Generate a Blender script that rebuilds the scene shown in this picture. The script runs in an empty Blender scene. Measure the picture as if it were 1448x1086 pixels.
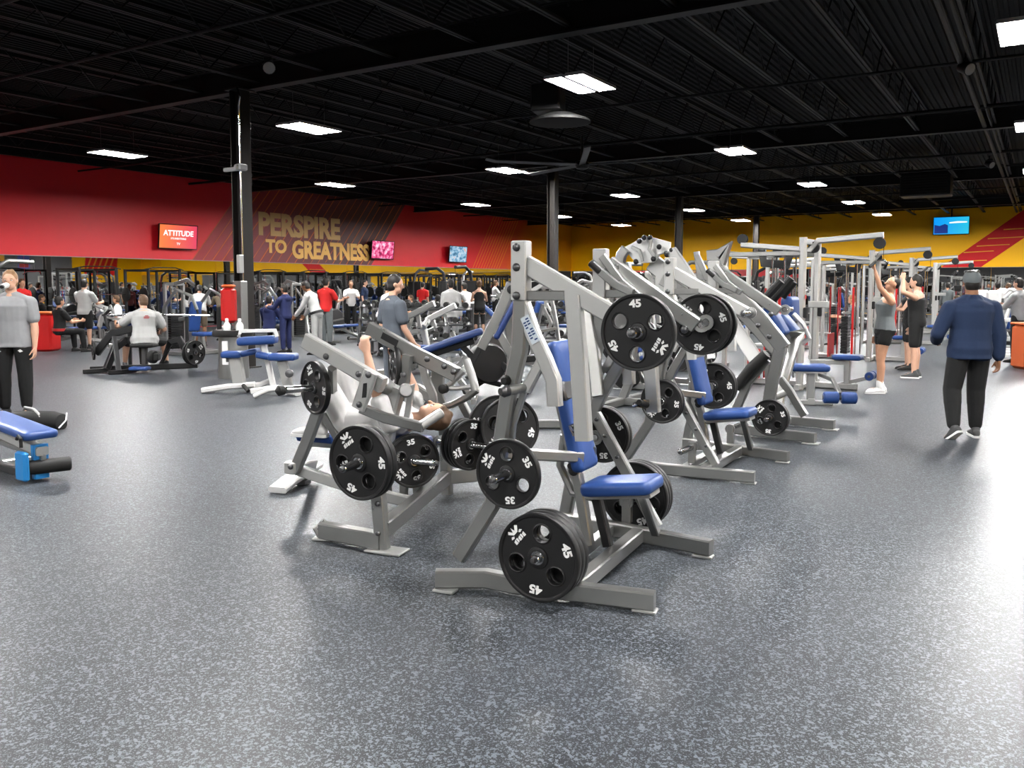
import bpy, bmesh, math, random
from mathutils import Vector, Matrix, Quaternion
R = math.radians
rnd = random.Random(7)
scene = bpy.context.scene
COL = scene.collection

# ------------------------------------------------------------------ camera
# World axes follow the room: +X along the yellow end wall, +Y along the red wall.
F_PX, W_PX, H_PX = 1200.0, 1448.0, 1086.0
CAM_H, HEAD, PITCH, HOR = 1.6, R(32), R(4.5), 403.0
CY = HOR + F_PX * math.tan(PITCH)
c_r = Vector((math.cos(HEAD), math.sin(HEAD), 0))
c_h = Vector((-math.sin(HEAD), math.cos(HEAD), 0))
c_f = c_h * math.cos(PITCH) + Vector((0, 0, -math.sin(PITCH)))
c_u = c_r.cross(c_f)
CAM = Vector((0, 0, CAM_H))

def ray(px, py):
    return c_f + c_r * ((px - W_PX / 2) / F_PX) + c_u * ((CY - py) / F_PX)

def G(px, py, z=0.0):
    """point of the photo at height z (floor by default)"""
    d = ray(px, py)
    return CAM + d * ((z - CAM_H) / d.z)

def PD(px, dep, z=0.0):
    """point at horizontal depth dep in front of the camera, seen in column px"""
    k = (px - W_PX / 2) / F_PX
    p = c_h * dep + c_r * (k * (dep * math.cos(PITCH) + (CAM_H - z) * math.sin(PITCH)))
    return Vector((p.x, p.y, z))

def onplane(px, py, p0, n):
    d = ray(px, py)
    return CAM + d * ((p0 - CAM).dot(n) / d.dot(n))

cam = bpy.data.cameras.new('camera')
cam.sensor_width = 36.0
cam.sensor_fit = 'HORIZONTAL'
cam.lens = F_PX * 36.0 / W_PX
cam.shift_y = -(H_PX / 2 - CY) / W_PX
cam.clip_end = 300
co = bpy.data.objects.new('camera', cam)
COL.objects.link(co)
co.matrix_world = Matrix((c_r.to_4d(), c_u.to_4d(), (-c_f).to_4d(), (0, 0, 0, 1))).transposed()
m4 = Matrix.Identity(4)
for i in range(3):
    m4[i][0], m4[i][1], m4[i][2], m4[i][3] = c_r[i], c_u[i], -c_f[i], CAM[i]
co.matrix_world = m4
scene.camera = co
scene.view_settings.view_transform = 'Standard'
scene.view_settings.look = 'None'
scene.view_settings.gamma = 1
scene.view_settings.use_curve_mapping = False
scene.view_settings.exposure = 0.92
scene.cycles.max_bounces = 6
scene.cycles.glossy_bounces = 4
scene.cycles.diffuse_bounces = 3
scene.cycles.sample_clamp_indirect = 4.0
scene.cycles.caustics_reflective = False
scene.cycles.caustics_refractive = False

# ------------------------------------------------------------------ materials
M = {}
def mat(name, col, rough=0.5, metal=0.0, spec=0.5, noise=0.0, nscale=30.0, bump=0.0, bscale=200.0, coat=0.0, emit=None, estr=0.0, rvar=0.0):
    if not name.startswith(('paint', 'letter_gold', 'stripe', 'mirror', 'screen', 'lamp_glow')):
        col = tuple(c * .56 for c in col)
    m = bpy.data.materials.new(name)
    m.use_nodes = True
    nt = m.node_tree
    b = nt.nodes['Principled BSDF']
    b.inputs['Base Color'].default_value = (*col, 1)
    b.inputs['Roughness'].default_value = rough
    b.inputs['Metallic'].default_value = metal
    b.inputs['Specular IOR Level'].default_value = spec * (1.0 if metal > .5 else .42)
    b.inputs['Coat Weight'].default_value = coat
    b.inputs['Coat Roughness'].default_value = 0.15
    tc = nt.nodes.new('ShaderNodeTexCoord')
    if noise or rvar:
        n = nt.nodes.new('ShaderNodeTexNoise')
        n.inputs['Scale'].default_value = nscale
        n.inputs['Detail'].default_value = 4
        nt.links.new(tc.outputs['Object'], n.inputs['Vector'])
        if noise:
            mx = nt.nodes.new('ShaderNodeMixRGB')
            mx.blend_type = 'MULTIPLY'
            mx.inputs['Fac'].default_value = 1
            mx.inputs['Color1'].default_value = (*col, 1)
            r = nt.nodes.new('ShaderNodeMapRange')
            r.inputs['To Min'].default_value = 1 - noise
            r.inputs['To Max'].default_value = 1 + noise
            nt.links.new(n.outputs['Fac'], r.inputs['Value'])
            nt.links.new(r.outputs['Result'], mx.inputs['Color2'])
            nt.links.new(mx.outputs['Color'], b.inputs['Base Color'])
        if rvar:
            r2 = nt.nodes.new('ShaderNodeMapRange')
            r2.inputs['To Min'].default_value = max(0, rough - rvar)
            r2.inputs['To Max'].default_value = rough + rvar
            nt.links.new(n.outputs['Fac'], r2.inputs['Value'])
            nt.links.new(r2.outputs['Result'], b.inputs['Roughness'])
    if bump:
        n2 = nt.nodes.new('ShaderNodeTexNoise')
        n2.inputs['Scale'].default_value = bscale
        n2.inputs['Detail'].default_value = 3
        nt.links.new(tc.outputs['Object'], n2.inputs['Vector'])
        bp = nt.nodes.new('ShaderNodeBump')
        bp.inputs['Strength'].default_value = bump
        bp.inputs['Distance'].default_value = 0.002
        nt.links.new(n2.outputs['Fac'], bp.inputs['Height'])
        nt.links.new(bp.outputs['Normal'], b.inputs['Normal'])
    if emit:
        b.inputs['Emission Color'].default_value = (*emit, 1)
        b.inputs['Emission Strength'].default_value = estr
    M[name] = m
    return m

mat('silver', (0.44, 0.44, 0.43), 0.30, 0.88, noise=0.05, nscale=6, rvar=0.06)
mat('silver_light', (0.56, 0.56, 0.545), 0.36, 0.6, noise=0.04, nscale=6)
mat('white_metal', (0.72, 0.72, 0.71), 0.4, 0.1)
mat('chrome', (0.75, 0.75, 0.76), 0.18, 1.0)
mat('steel_dark', (0.12, 0.12, 0.125), 0.35, 0.8)
mat('black_metal', (0.018, 0.018, 0.019), 0.42, 0.2, rvar=0.08, nscale=8)
mat('black_rubber', (0.012, 0.012, 0.012), 0.6, bump=0.2)
mat('plate_black', (0.009, 0.009, 0.0095), 0.48, noise=0.25, nscale=12, rvar=0.1)
mat('letter_white', (0.85, 0.85, 0.84), 0.5)
mat('blue_vinyl', (0.020, 0.060, 0.22), 0.42, noise=0.08, nscale=9, bump=0.12, bscale=420)
mat('blue_dark', (0.015, 0.035, 0.13), 0.45, noise=0.08, nscale=9)
mat('blue_clamp', (0.02, 0.20, 0.50), 0.4)
mat('red_paint', (0.55, 0.012, 0.012), 0.4)
mat('red_vinyl', (0.42, 0.02, 0.02), 0.4)
mat('orange_plastic', (0.62, 0.12, 0.03), 0.5)
mat('yellow_plastic', (0.75, 0.42, 0.01), 0.5)
mat('green_dark', (0.01, 0.05, 0.03), 0.5)
mat('sticker', (0.62, 0.68, 0.74), 0.4)
mat('sticker_ink', (0.02, 0.05, 0.16), 0.5)
mat('ceil_black', (0.0013, 0.0013, 0.0015), 0.75, noise=0.3, nscale=2)
mat('joist_black', (0.0085, 0.0082, 0.0084), 0.55, noise=0.3, nscale=3)
mat('beam_black', (0.0075, 0.0068, 0.0066), 0.5, noise=0.2, nscale=3)
mat('column_black', (0.028, 0.024, 0.022), 0.38, noise=0.2, nscale=3)
mat('lamp_body', (0.5, 0.5, 0.5), 0.5)
mat('lamp_glow', (1, 1, 1), 0.5, emit=(1.0, 0.985, 0.96), estr=215.0)
mat('screen_glass', (0.01, 0.01, 0.012), 0.15)
mat('clear_plastic', (0.75, 0.78, 0.76), 0.2)
mat('skin', (0.52, 0.27, 0.17), 0.5, noise=0.10, nscale=14)
mat('skin_light', (0.62, 0.36, 0.25), 0.5, noise=0.08, nscale=14)
mat('skin_brown', (0.25, 0.115, 0.06), 0.5, noise=0.10, nscale=14)
mat('eye_dark', (0.02, 0.012, 0.01), 0.2)
mat('eye_white', (0.7, 0.68, 0.65), 0.3)
mat('lip', (0.36, 0.13, 0.10), 0.5)
mat('hair_black', (0.012, 0.010, 0.009), 0.5, bump=0.5, bscale=130)
mat('hair_brown', (0.10, 0.055, 0.03), 0.55, bump=0.5, bscale=130)
mat('hair_blond', (0.30, 0.17, 0.085), 0.55, bump=0.5, bscale=130)
mat('cloth_gray', (0.27, 0.275, 0.285), 0.85, noise=0.15, nscale=9, bump=0.5, bscale=26)
mat('cloth_lightgray', (0.42, 0.42, 0.42), 0.85, noise=0.12, nscale=9, bump=0.5, bscale=26)
mat('cloth_slate', (0.075, 0.088, 0.108), 0.85, noise=0.15, nscale=9, bump=0.5, bscale=26)
mat('cloth_charcoal', (0.12, 0.135, 0.14), 0.8, noise=0.15, nscale=9, bump=0.4, bscale=30)
mat('cloth_black', (0.0065, 0.0065, 0.007), 0.8, noise=0.2, nscale=9, bump=0.5, bscale=26)
mat('cloth_navy', (0.013, 0.026, 0.066), 0.88, noise=0.12, nscale=7, bump=0.6, bscale=20)
mat('cloth_darkblue', (0.012, 0.018, 0.075), 0.85, noise=0.2, nscale=8, bump=0.5, bscale=26)
mat('cloth_red', (0.55, 0.012, 0.012), 0.8, noise=0.1, nscale=9, bump=0.4, bscale=26)
mat('cloth_white', (0.72, 0.71, 0.70), 0.85, noise=0.06, nscale=9, bump=0.4, bscale=26)
mat('cloth_tan', (0.10, 0.075, 0.05), 0.85, noise=0.2, nscale=9)
mat('shoe_white', (0.75, 0.75, 0.74), 0.6)
mat('shoe_black', (0.015, 0.015, 0.015), 0.6)
mat('shoe_gray', (0.06, 0.06, 0.062), 0.65)

# ------------------------------------------------------------------ mesh builder
class MB:
    def __init__(s):
        s.v, s.f = [], []
    def add(s, verts, faces):
        o = len(s.v)
        s.v.extend([Vector(v) for v in verts])
        s.f.extend([tuple(i + o for i in f) for f in faces])
        return s
    def rings(s, rings, closed=True, cap=True):
        """loft a list of equally long vertex rings"""
        n = len(rings[0])
        vs, fs = [], []
        for r in rings:
            vs.extend(r)
        for i in range(len(rings) - 1):
            for j in range(n if closed else n - 1):
                k = (j + 1) % n
                fs.append((i * n + j, i * n + k, (i + 1) * n + k, (i + 1) * n + j))
        if cap:
            fs.append(tuple(reversed(range(n))))
            fs.append(tuple((len(rings) - 1) * n + j for j in range(n)))
        return s.add(vs, fs)
    def rrect(s, hw, hh, c):
        c = min(c, hw * .95, hh * .95)
        return [(hw, -hh + c), (hw, hh - c), (hw - c, hh), (-hw + c, hh), (-hw, hh - c), (-hw, -hh + c), (-hw + c, -hh), (hw - c, -hh)]
    def path(s, pts, w, h, side=None, c=None, cap=True, prof=None):
        """rectangular tube along a polyline; w is measured along `side` (a fixed vector), h across it"""
        pts = [Vector(p) for p in pts]
        n = len(pts)
        if c is None: c = min(w, h) * .14
        out = []
        for i, p in enumerate(pts):
            d0 = (pts[i] - pts[i - 1]).normalized() if i else (pts[1] - pts[0]).normalized()
            d1 = (pts[i + 1] - pts[i]).normalized() if i < n - 1 else d0
            t = (d0 + d1).normalized()
            sc = 1 / max(.4, t.dot(d0))
            sd = Vector(side) if side is not None else (Vector((0, 0, 1)) if abs(t.z) < .9 else Vector((1, 0, 0))).cross(t)
            sd = (sd - t * sd.dot(t))
            if sd.length < 1e-4: sd = t.orthogonal()
            sd.normalize()
            up = t.cross(sd)
            pr = prof or s.rrect(w / 2, h / 2, c)
            out.append([p + sd * a + up * (b * sc) for a, b in pr])
        return s.rings(out, True, cap)
    def bar(s, a, b, w, h, side=None, c=None):
        return s.path([a, b], w, h, side, c)
    def box(s, cen, size, rz=0.0, c=None, mtx=None):
        cx, cy, cz = cen
        sx, sy, sz = size
        if c is None: c = min(sx, sy, sz) * .12
        c = min(c, sx * .45, sy * .45, sz * .45)
        pr0 = s.rrect(sx / 2 - c, sy / 2 - c, c)
        pr = s.rrect(sx / 2, sy / 2, c)
        rot = Matrix.Rotation(rz, 3, 'Z')
        if mtx is not None: rot = mtx
        def ring(p, z): return [Vector((cx, cy, cz)) + rot @ Vector((a, b, z)) for a, b in p]
        return s.rings([ring(pr0, -sz / 2), ring(pr, -sz / 2 + c), ring(pr, sz / 2 - c), ring(pr0, sz / 2)])
    def tube(s, pts, r, seg=10, cap=True, closed=False):
        pts = [Vector(p) for p in pts]
        n = len(pts)
        rr = r if isinstance(r, (list, tuple)) else [r] * n
        out = []
        prev = None
        for i, p in enumerate(pts):
            a = pts[i] - pts[i - 1] if (i or closed) else pts[1] - pts[0]
            b = pts[(i + 1) % n] - pts[i] if (i < n - 1 or closed) else a
            t = (a.normalized() + b.normalized())
            t = t.normalized() if t.length > 1e-6 else a.normalized()
            sd = prev - t * prev.dot(t) if prev is not None else t.orthogonal()
            if sd.length < 1e-5: sd = t.orthogonal()
            sd.normalize()
            prev = sd
            up = t.cross(sd)
            out.append([p + (sd * math.cos(2 * math.pi * k / seg) + up * math.sin(2 * math.pi * k / seg)) * rr[i] for k in range(seg)])
        if closed:
            out.append(out[0])
            return s.rings(out, True, False)
        return s.rings(out, True, cap)
    def lathe(s, prof, a, axis, seg=32, cap=False):
        """prof = [(radius, distance along axis)]"""
        a = Vector(a)
        ax = Vector(axis).normalized()
        sd = Vector((0, 0, 1)) if abs(ax.z) < .9 else Vector((1, 0, 0))
        sd = (sd - ax * sd.dot(ax)).normalized()
        up = ax.cross(sd)
        out = [[a + ax * d + (sd * math.cos(2 * math.pi * k / seg) + up * math.sin(2 * math.pi * k / seg)) * r for k in range(seg)] for r, d in prof]
        return s.rings(out, True, cap)
    def cyl(s, a, b, r, seg=14):
        a, b = Vector(a), Vector(b)
        L = (b - a).length
        c = min(r * .2, L * .2)
        return s.lathe([(r - c, 0), (r, c), (r, L - c), (r - c, L)], a, b - a, seg, True)
    def bolt(s, p, n, r=.018):
        return s.lathe([(r, -.004), (r, .006), (r * .8, .012), (r * .3, .016)], p, n, 10, True)
    def ball(s, cen, rad, seg=14, ring=9, mtx=None):
        rad = rad if hasattr(rad, '__len__') else (rad, rad, rad)
        rot = mtx or Matrix.Identity(3)
        out = []
        for i in range(ring + 1):
            th = math.pi * (i + .02 if i == 0 else i - .02 if i == ring else i) / ring
            out.append([Vector(cen) + rot @ Vector((rad[0] * math.sin(th) * math.cos(2 * math.pi * k / seg), rad[1] * math.sin(th) * math.sin(2 * math.pi * k / seg), -rad[2] * math.cos(th))) for k in range(seg)])
        return s.rings(out)
    def poly(s, pts, n, th):
        """flat polygon extruded by th along n"""
        n = Vector(n).normalized()
        k = len(pts)
        a = [Vector(p) for p in pts]
        b = [p + n * th for p in a]
        return s.add(a + b, [tuple(reversed(range(k))), tuple(range(k, 2 * k))] + [(i, (i + 1) % k, k + (i + 1) % k, k + i) for i in range(k)])
    def mesh(s, name, material, smooth=True, ang=35):
        me = bpy.data.meshes.new(name)
        me.from_pydata([tuple(v) for v in s.v], [], s.f)
        bm = bmesh.new(); bm.from_mesh(me)
        bmesh.ops.recalc_face_normals(bm, faces=bm.faces)
        bm.to_mesh(me); bm.free()
        if smooth:
            me.shade_smooth()
            me.set_sharp_from_angle(angle=R(ang))
        me.materials.append(M[material] if isinstance(material, str) else material)
        return me
    def build(s, name, material, parent=None, smooth=True, ang=35):
        """link as one mesh object; geometry is in world space unless the parent gives a frame"""
        o = bpy.data.objects.new(name, s.mesh(name, material, smooth, ang))
        COL.objects.link(o)
        if parent is not None: o.parent = parent
        return o

def tag(o, label=None, cat=None, group=None, kind=None):
    if label: o['label'] = label
    if cat: o['category'] = cat
    if group: o['group'] = group
    if kind: o['kind'] = kind
    return o

def empty(name, loc=(0, 0, 0), rz=0.0, label=None, cat=None, group=None):
    o = bpy.data.objects.new(name, None)
    o.empty_display_size = .1
    COL.objects.link(o)
    o.location = loc
    o.rotation_euler = (0, 0, rz)
    return tag(o, label, cat, group)

KIDS = {}
def children(o):
    return [c for c in COL.objects if c.parent == o]

def tree(o):
    return [(c, tree(c)) for c in children(o)]

def copy_tree(o, kids=None, parent=None):
    c = o.copy()
    COL.objects.link(c)
    if parent is not None: c.parent = parent
    for ch, kk in (kids if kids is not None else tree(o)):
        copy_tree(ch, kk, c)
    return c

ORD = ['first', 'second', 'third', 'fourth', 'fifth', 'sixth', 'seventh', 'eighth', 'ninth', 'tenth', 'eleventh', 'twelfth', 'thirteenth',
       'fourteenth', 'fifteenth', 'sixteenth', 'seventeenth', 'eighteenth', 'nineteenth', 'twentieth']
def ordn(i):
    return ORD[i] if i < 20 else 'number %d' % (i + 1)

def text_mesh(name, body, size, material, depth=.002, offset=0.0, align='CENTER', space=1.0, xs=1.0):
    cu = bpy.data.curves.new(name, 'FONT')
    cu.body = body
    cu.size = size
    cu.extrude = depth
    cu.offset = offset
    cu.align_x = align
    cu.align_y = 'CENTER'
    cu.space_character = space
    cu.resolution_u = 3
    ob = bpy.data.objects.new(name, cu)
    COL.objects.link(ob)
    dg = bpy.context.evaluated_depsgraph_get()
    dg.update()
    me = bpy.data.meshes.new_from_object(ob.evaluated_get(dg))
    bpy.data.objects.remove(ob)
    bpy.data.curves.remove(cu)
    if xs != 1.0:
        me.transform(Matrix.Diagonal((xs, 1, 1, 1)))
    me.materials.clear()
    me.materials.append(M[material] if isinstance(material, str) else material)
    me.name = name
    return me

def put(name, me, parent=None, mtx=None):
    o = bpy.data.objects.new(name, me)
    COL.objects.link(o)
    if parent is not None: o.parent = parent
    if mtx is not None: o.matrix_local = mtx
    return o

def basis(o, x, y, z):
    """4x4 from origin and three axes"""
    m = Matrix.Identity(4)
    for i in range(3):
        m[i][0], m[i][1], m[i][2], m[i][3] = x[i], y[i], z[i], o[i]
    return m
# ------------------------------------------------------------------ room
WL, WB, WR, WF = -27.3, 51.3, 20.0, -22.0
ZC, ZM = 5.66, 2.52          # top of the painted walls, top of the mirrors
ZD = 6.2                     # roof deck

def nodes_of(name):
    m = bpy.data.materials.new(name); m.use_nodes = True
    M[name] = m
    return m, m.node_tree, m.node_tree.nodes['Principled BSDF']

def floor_material():
    m, nt, b = nodes_of('rubber_floor')
    tc = nt.nodes.new('ShaderNodeTexCoord')
    L = nt.links.new
    def N(t, **k):
        n = nt.nodes.new(t)
        for a, v in k.items():
            n.inputs[a].default_value = v
        return n
    v = N('ShaderNodeTexVoronoi', Scale=95.0); L(tc.outputs['Object'], v.inputs['Vector'])
    cr = nt.nodes.new('ShaderNodeSeparateColor'); L(v.outputs['Color'], cr.inputs['Color'])
    v2 = N('ShaderNodeTexVoronoi', Scale=230.0); L(tc.outputs['Object'], v2.inputs['Vector'])
    cr2 = nt.nodes.new('ShaderNodeSeparateColor'); L(v2.outputs['Color'], cr2.inputs['Color'])
    st = nt.nodes.new('ShaderNodeMapRange'); L(cr.outputs['Red'], st.inputs['Value'])
    st.inputs['From Min'].default_value = .80; st.inputs['From Max'].default_value = .84
    st2 = nt.nodes.new('ShaderNodeMapRange'); L(cr2.outputs['Red'], st2.inputs['Value'])
    st2.inputs['From Min'].default_value = .76; st2.inputs['From Max'].default_value = .82
    big = N('ShaderNodeTexNoise', Scale=.4, Detail=1.5); L(tc.outputs['Object'], big.inputs['Vector'])
    base = nt.nodes.new('ShaderNodeMixRGB'); L(big.outputs['Fac'], base.inputs['Fac'])
    base.inputs['Color1'].default_value = (.0100, .0111, .0127, 1); base.inputs['Color2'].default_value = (.0150, .0166, .0188, 1)
    m1 = nt.nodes.new('ShaderNodeMixRGB'); L(st.outputs['Result'], m1.inputs['Fac']); L(base.outputs['Color'], m1.inputs['Color1'])
    m1.inputs['Color2'].default_value = (.076, .085, .097, 1)  # light rubber flecks, brightened so their glints sit in the colour
    m2 = nt.nodes.new('ShaderNodeMixRGB'); L(st2.outputs['Result'], m2.inputs['Fac']); L(m1.outputs['Color'], m2.inputs['Color1'])
    m2.inputs['Color2'].default_value = (.064, .072, .083, 1)  # finer flecks, glints painted in the same way
    # seams of the rubber rolls, one every 1.22 m
    sx = nt.nodes.new('ShaderNodeSeparateXYZ'); L(tc.outputs['Object'], sx.inputs['Vector'])
    dv = N('ShaderNodeMath'); dv.operation = 'DIVIDE'; dv.inputs[1].default_value = 1.22; L(sx.outputs['X'], dv.inputs[0])
    fr = N('ShaderNodeMath'); fr.operation = 'FRACT'; L(dv.outputs[0], fr.inputs[0])
    lt = N('ShaderNodeMath'); lt.operation = 'LESS_THAN'; lt.inputs[1].default_value = .004; L(fr.outputs[0], lt.inputs[0])
    sc = N('ShaderNodeMath'); sc.operation = 'MULTIPLY'; sc.inputs[1].default_value = .5; L(lt.outputs[0], sc.inputs[0])
    m3 = nt.nodes.new('ShaderNodeMixRGB'); L(sc.outputs[0], m3.inputs['Fac']); L(m2.outputs['Color'], m3.inputs['Color1'])
    m3.inputs['Color2'].default_value = (.02, .021, .023, 1)
    L(m3.outputs['Color'], b.inputs['Base Color'])
    b.inputs['Roughness'].default_value = .40
    b.inputs['Specular IOR Level'].default_value = .10
    nb = N('ShaderNodeTexNoise', Scale=120.0, Detail=2.0); L(tc.outputs['Object'], nb.inputs['Vector'])
    bp = nt.nodes.new('ShaderNodeBump'); bp.inputs['Strength'].default_value = .35; bp.inputs['Distance'].default_value = .002
    L(nb.outputs['Fac'], bp.inputs['Height']); L(bp.outputs['Normal'], b.inputs['Normal'])
floor_material()

def paint(name, ramp, axis, a, b_, skew=0.0, rough=.45):
    """wall paint whose colour fades along one world axis (a painted fade, part of the mural)"""
    m, nt, b = nodes_of(name)
    g = nt.nodes.new('ShaderNodeNewGeometry')
    s = nt.nodes.new('ShaderNodeSeparateXYZ'); nt.links.new(g.outputs['Position'], s.inputs['Vector'])
    mu = nt.nodes.new('ShaderNodeMath'); mu.operation = 'MULTIPLY_ADD'
    nt.links.new(s.outputs['Z'], mu.inputs[0]); mu.inputs[1].default_value = -skew
    nt.links.new(s.outputs[axis], mu.inputs[2])
    r = nt.nodes.new('ShaderNodeMapRange'); nt.links.new(mu.outputs[0], r.inputs['Value'])
    r.inputs['From Min'].default_value = a; r.inputs['From Max'].default_value = b_
    c = nt.nodes.new('ShaderNodeValToRGB'); nt.links.new(r.outputs['Result'], c.inputs['Fac'])
    e = c.color_ramp.elements
    e[0].position, e[0].color = ramp[0][0], (*ramp[0][1], 1)
    e[1].position, e[1].color = ramp[-1][0], (*ramp[-1][1], 1)
    for p, col in ramp[1:-1]:
        x = e.new(p); x.color = (*col, 1)
    nt.links.new(c.outputs['Color'], b.inputs['Base Color'])
    b.inputs['Roughness'].default_value = rough
RED = (0.72, 0.009, 0.020)
YEL = (1.0, 0.52, 0.003)
paint('paint_red', [(0, RED), (.52, RED), (.60, (.62, .06, .015)), (.66, (.72, .20, .008)), (.74, (.80, .34, .005)), (1, (.82, .38, .005))], 'Y', 23, 53, .72)
paint('paint_maroon', [(0, (.30, .008, .016)), (.35, (.16, .009, .014)), (.75, (.055, .010, .010)), (1, (.12, .010, .012))], 'Y', 19, 29.5, .85)
mat('paint_yellow', YEL, .5, noise=.03, nscale=1.5)
mat('paint_red_flat', (.60, .010, .015), .5)
mat('paint_gray', (.10, .10, .105), .6)
mat('stripe_orange', (.62, .13, .02), .5)
mat('stripe_gold', (.80, .35, .03), .5)
mat('letter_gold', (.86, .50, .15), .5)
mat('letter_gold_dull', (.66, .42, .18), .5)
mat('mirror_glass', (.80, .82, .82), .015, 1.0)
mat('wall_black', (.012, .012, .013), .8)

floor = MB().add([(WL, WF, 0), (WR, WF, 0), (WR, WB, 0), (WL, WB, 0)], [(0, 1, 2, 3)]).build('floor', 'rubber_floor', smooth=False)
tag(floor, 'grey flecked rubber gym floor', 'floor', kind='structure')

def slab(name, a, b, material, label):
    a, b = Vector(a), Vector(b)
    o = MB().box((a + b) / 2, b - a, c=.001).build(name, material, smooth=False)
    return tag(o, label, 'wall', kind='structure')
wall_left = slab('wall_left', (WL - .2, WF, 0), (WL, WB, ZC), 'paint_red', 'long red gym wall with slogan above mirrors')
wall_back = slab('wall_back', (WL - .2, WB, 0), (WR + .2, WB + .2, ZC), 'paint_yellow', 'yellow end wall with red diagonal band')
wall_right = slab('wall_right', (WR, WF, 0), (WR + .2, WB, ZC), 'paint_yellow', 'yellow side wall opposite the red wall')
wall_front = slab('wall_front', (WL - .2, WF - .2, 0), (WR + .2, WF, ZC), 'paint_gray', 'grey wall behind the viewpoint')
for nm, a, b in (('wall_left', (WL - .2, WF, ZC), (WL - .02, WB, ZD)), ('wall_back', (WL - .2, WB + .02, ZC), (WR + .2, WB + .2, ZD)),
                 ('wall_right', (WR + .02, WF, ZC), (WR + .2, WB, ZD)), ('wall_front', (WL - .2, WF - .2, ZC), (WR + .2, WF - .02, ZD))):
    a, b = Vector(a), Vector(b)
    o = MB().box((a + b) / 2, b - a, c=.001).build('upper_wall', 'wall_black', {'wall_left': wall_left, 'wall_back': wall_back, 'wall_right': wall_right, 'wall_front': wall_front}[nm], smooth=False)
    o['kind'] = 'structure'

def stuct_child(mb, name, material, parent, label=None):
    o = mb.build(name, material, parent, smooth=False)
    o['kind'] = 'structure'
    if label: o['label'] = label
    return o
# mirrors: a strip of glass panels along the foot of the red and the yellow wall
def mirror_run(parent, a, b, n):
    a, b = Vector(a), Vector(b)
    d = (b - a)
    inn = Vector((1, 0, 0)) if abs(d.y) > abs(d.x) else Vector((0, -1, 0))
    mb = MB()
    k = int(d.length / 2.44)
    for i in range(k):
        p = a + d * (i / k); q = a + d * ((i + 1) / k)
        t = d.normalized() * .004
        mb.poly([p + t + Vector((0, 0, .02)), q - t + Vector((0, 0, .02)), q - t + Vector((0, 0, ZM)), p + t + Vector((0, 0, ZM))], inn, .008)
    stuct_child(mb, 'mirror', 'mirror_glass', parent, 'strip of wall mirror panels')
    t = MB().bar(a + inn * .012 + Vector((0, 0, ZM + .012)), b + inn * .012 + Vector((0, 0, ZM + .012)), .024, .024, (0, 0, 1))
    stuct_child(t, 'mirror_trim', 'lamp_body', parent)
mirror_run(wall_left, (WL, WF, 0), (WL, WB, 0), 20)
mirror_run(wall_back, (WL + .05, WB, 0), (WR, WB, 0), 14)

# mural on the red wall
def on_left(y, z, off=.002): return Vector((WL + off, y, z))
band = MB().poly([on_left(20.9, ZM + .03), on_left(31.0, ZM + .03), on_left(31.0 + .85 * (ZC - ZM - .03), ZC), on_left(20.9 + .85 * (ZC - ZM - .03), ZC)], (1, 0, 0), .002)
stuct_child(band, 'painted_band', 'paint_maroon', wall_left, 'dark maroon slanted band behind the slogan')
st = MB()
for i in range(22):
    y0 = 20.9 + i * .465 + rnd.uniform(-.05, .05)
    za, zb = ZM + .03, ZC
    if 6 <= i < 16 and i % 3 == 0: za = 2.6
    w = rnd.choice((.025, .035, .045))
    st.poly([on_left(y0 + .85 * (za - ZM), za, .004), on_left(y0 + w + .85 * (za - ZM), za, .004), on_left(y0 + w + .85 * (zb - ZM), zb, .004), on_left(y0 + .85 * (zb - ZM), zb, .004)], (1, 0, 0), .001)
stuct_child(st, 'painted_stripes', 'stripe_orange', wall_left, 'thin orange slanted lines')
st = MB()
for i in range(11):
    y0 = 39.5 + i * .27
    st.poly([on_left(y0, ZM + .03, .004), on_left(y0 + .04, ZM + .03, .004), on_left(y0 + .04 + .72 * (ZC - ZM), ZC, .004), on_left(y0 + .72 * (ZC - ZM), ZC, .004)], (1, 0, 0), .001)
stuct_child(st, 'painted_stripes', 'stripe_gold', wall_left, 'thin gold slanted lines near the corner')

def wall_text(body, y0, y1, z0, z1, material, off=.012):
    me = text_mesh('lettering', body, 1.0, material, .004, offset=.045)
    xs = [v.co.x for v in me.vertices]; ys = [v.co.y for v in me.vertices]
    sx = (y1 - y0) / (max(xs) - min(xs)); sy = (z1 - z0) / (max(ys) - min(ys))
    cx, cy = (max(xs) + min(xs)) / 2, (max(ys) + min(ys)) / 2
    me.transform(Matrix.Diagonal((sx, sy, 1, 1)) @ Matrix.Translation((-cx, -cy, 0)))
    o = put('lettering', me, wall_left, basis(Vector((WL + off, (y0 + y1) / 2, (z0 + z1) / 2)), Vector((0, 1, 0)), Vector((0, 0, 1)), Vector((1, 0, 0))))
    o['kind'] = 'structure'
    tag(o, 'gold painted word %s' % body)
wall_text('PERSPIRE', 24.15, 28.9, 3.62, 4.60, 'letter_gold_dull')
wall_text('TO', 24.5, 25.65, 2.92, 3.5, 'letter_gold')
wall_text('GREATNESS', 25.95, 30.85, 2.72, 3.52, 'letter_gold')

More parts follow.
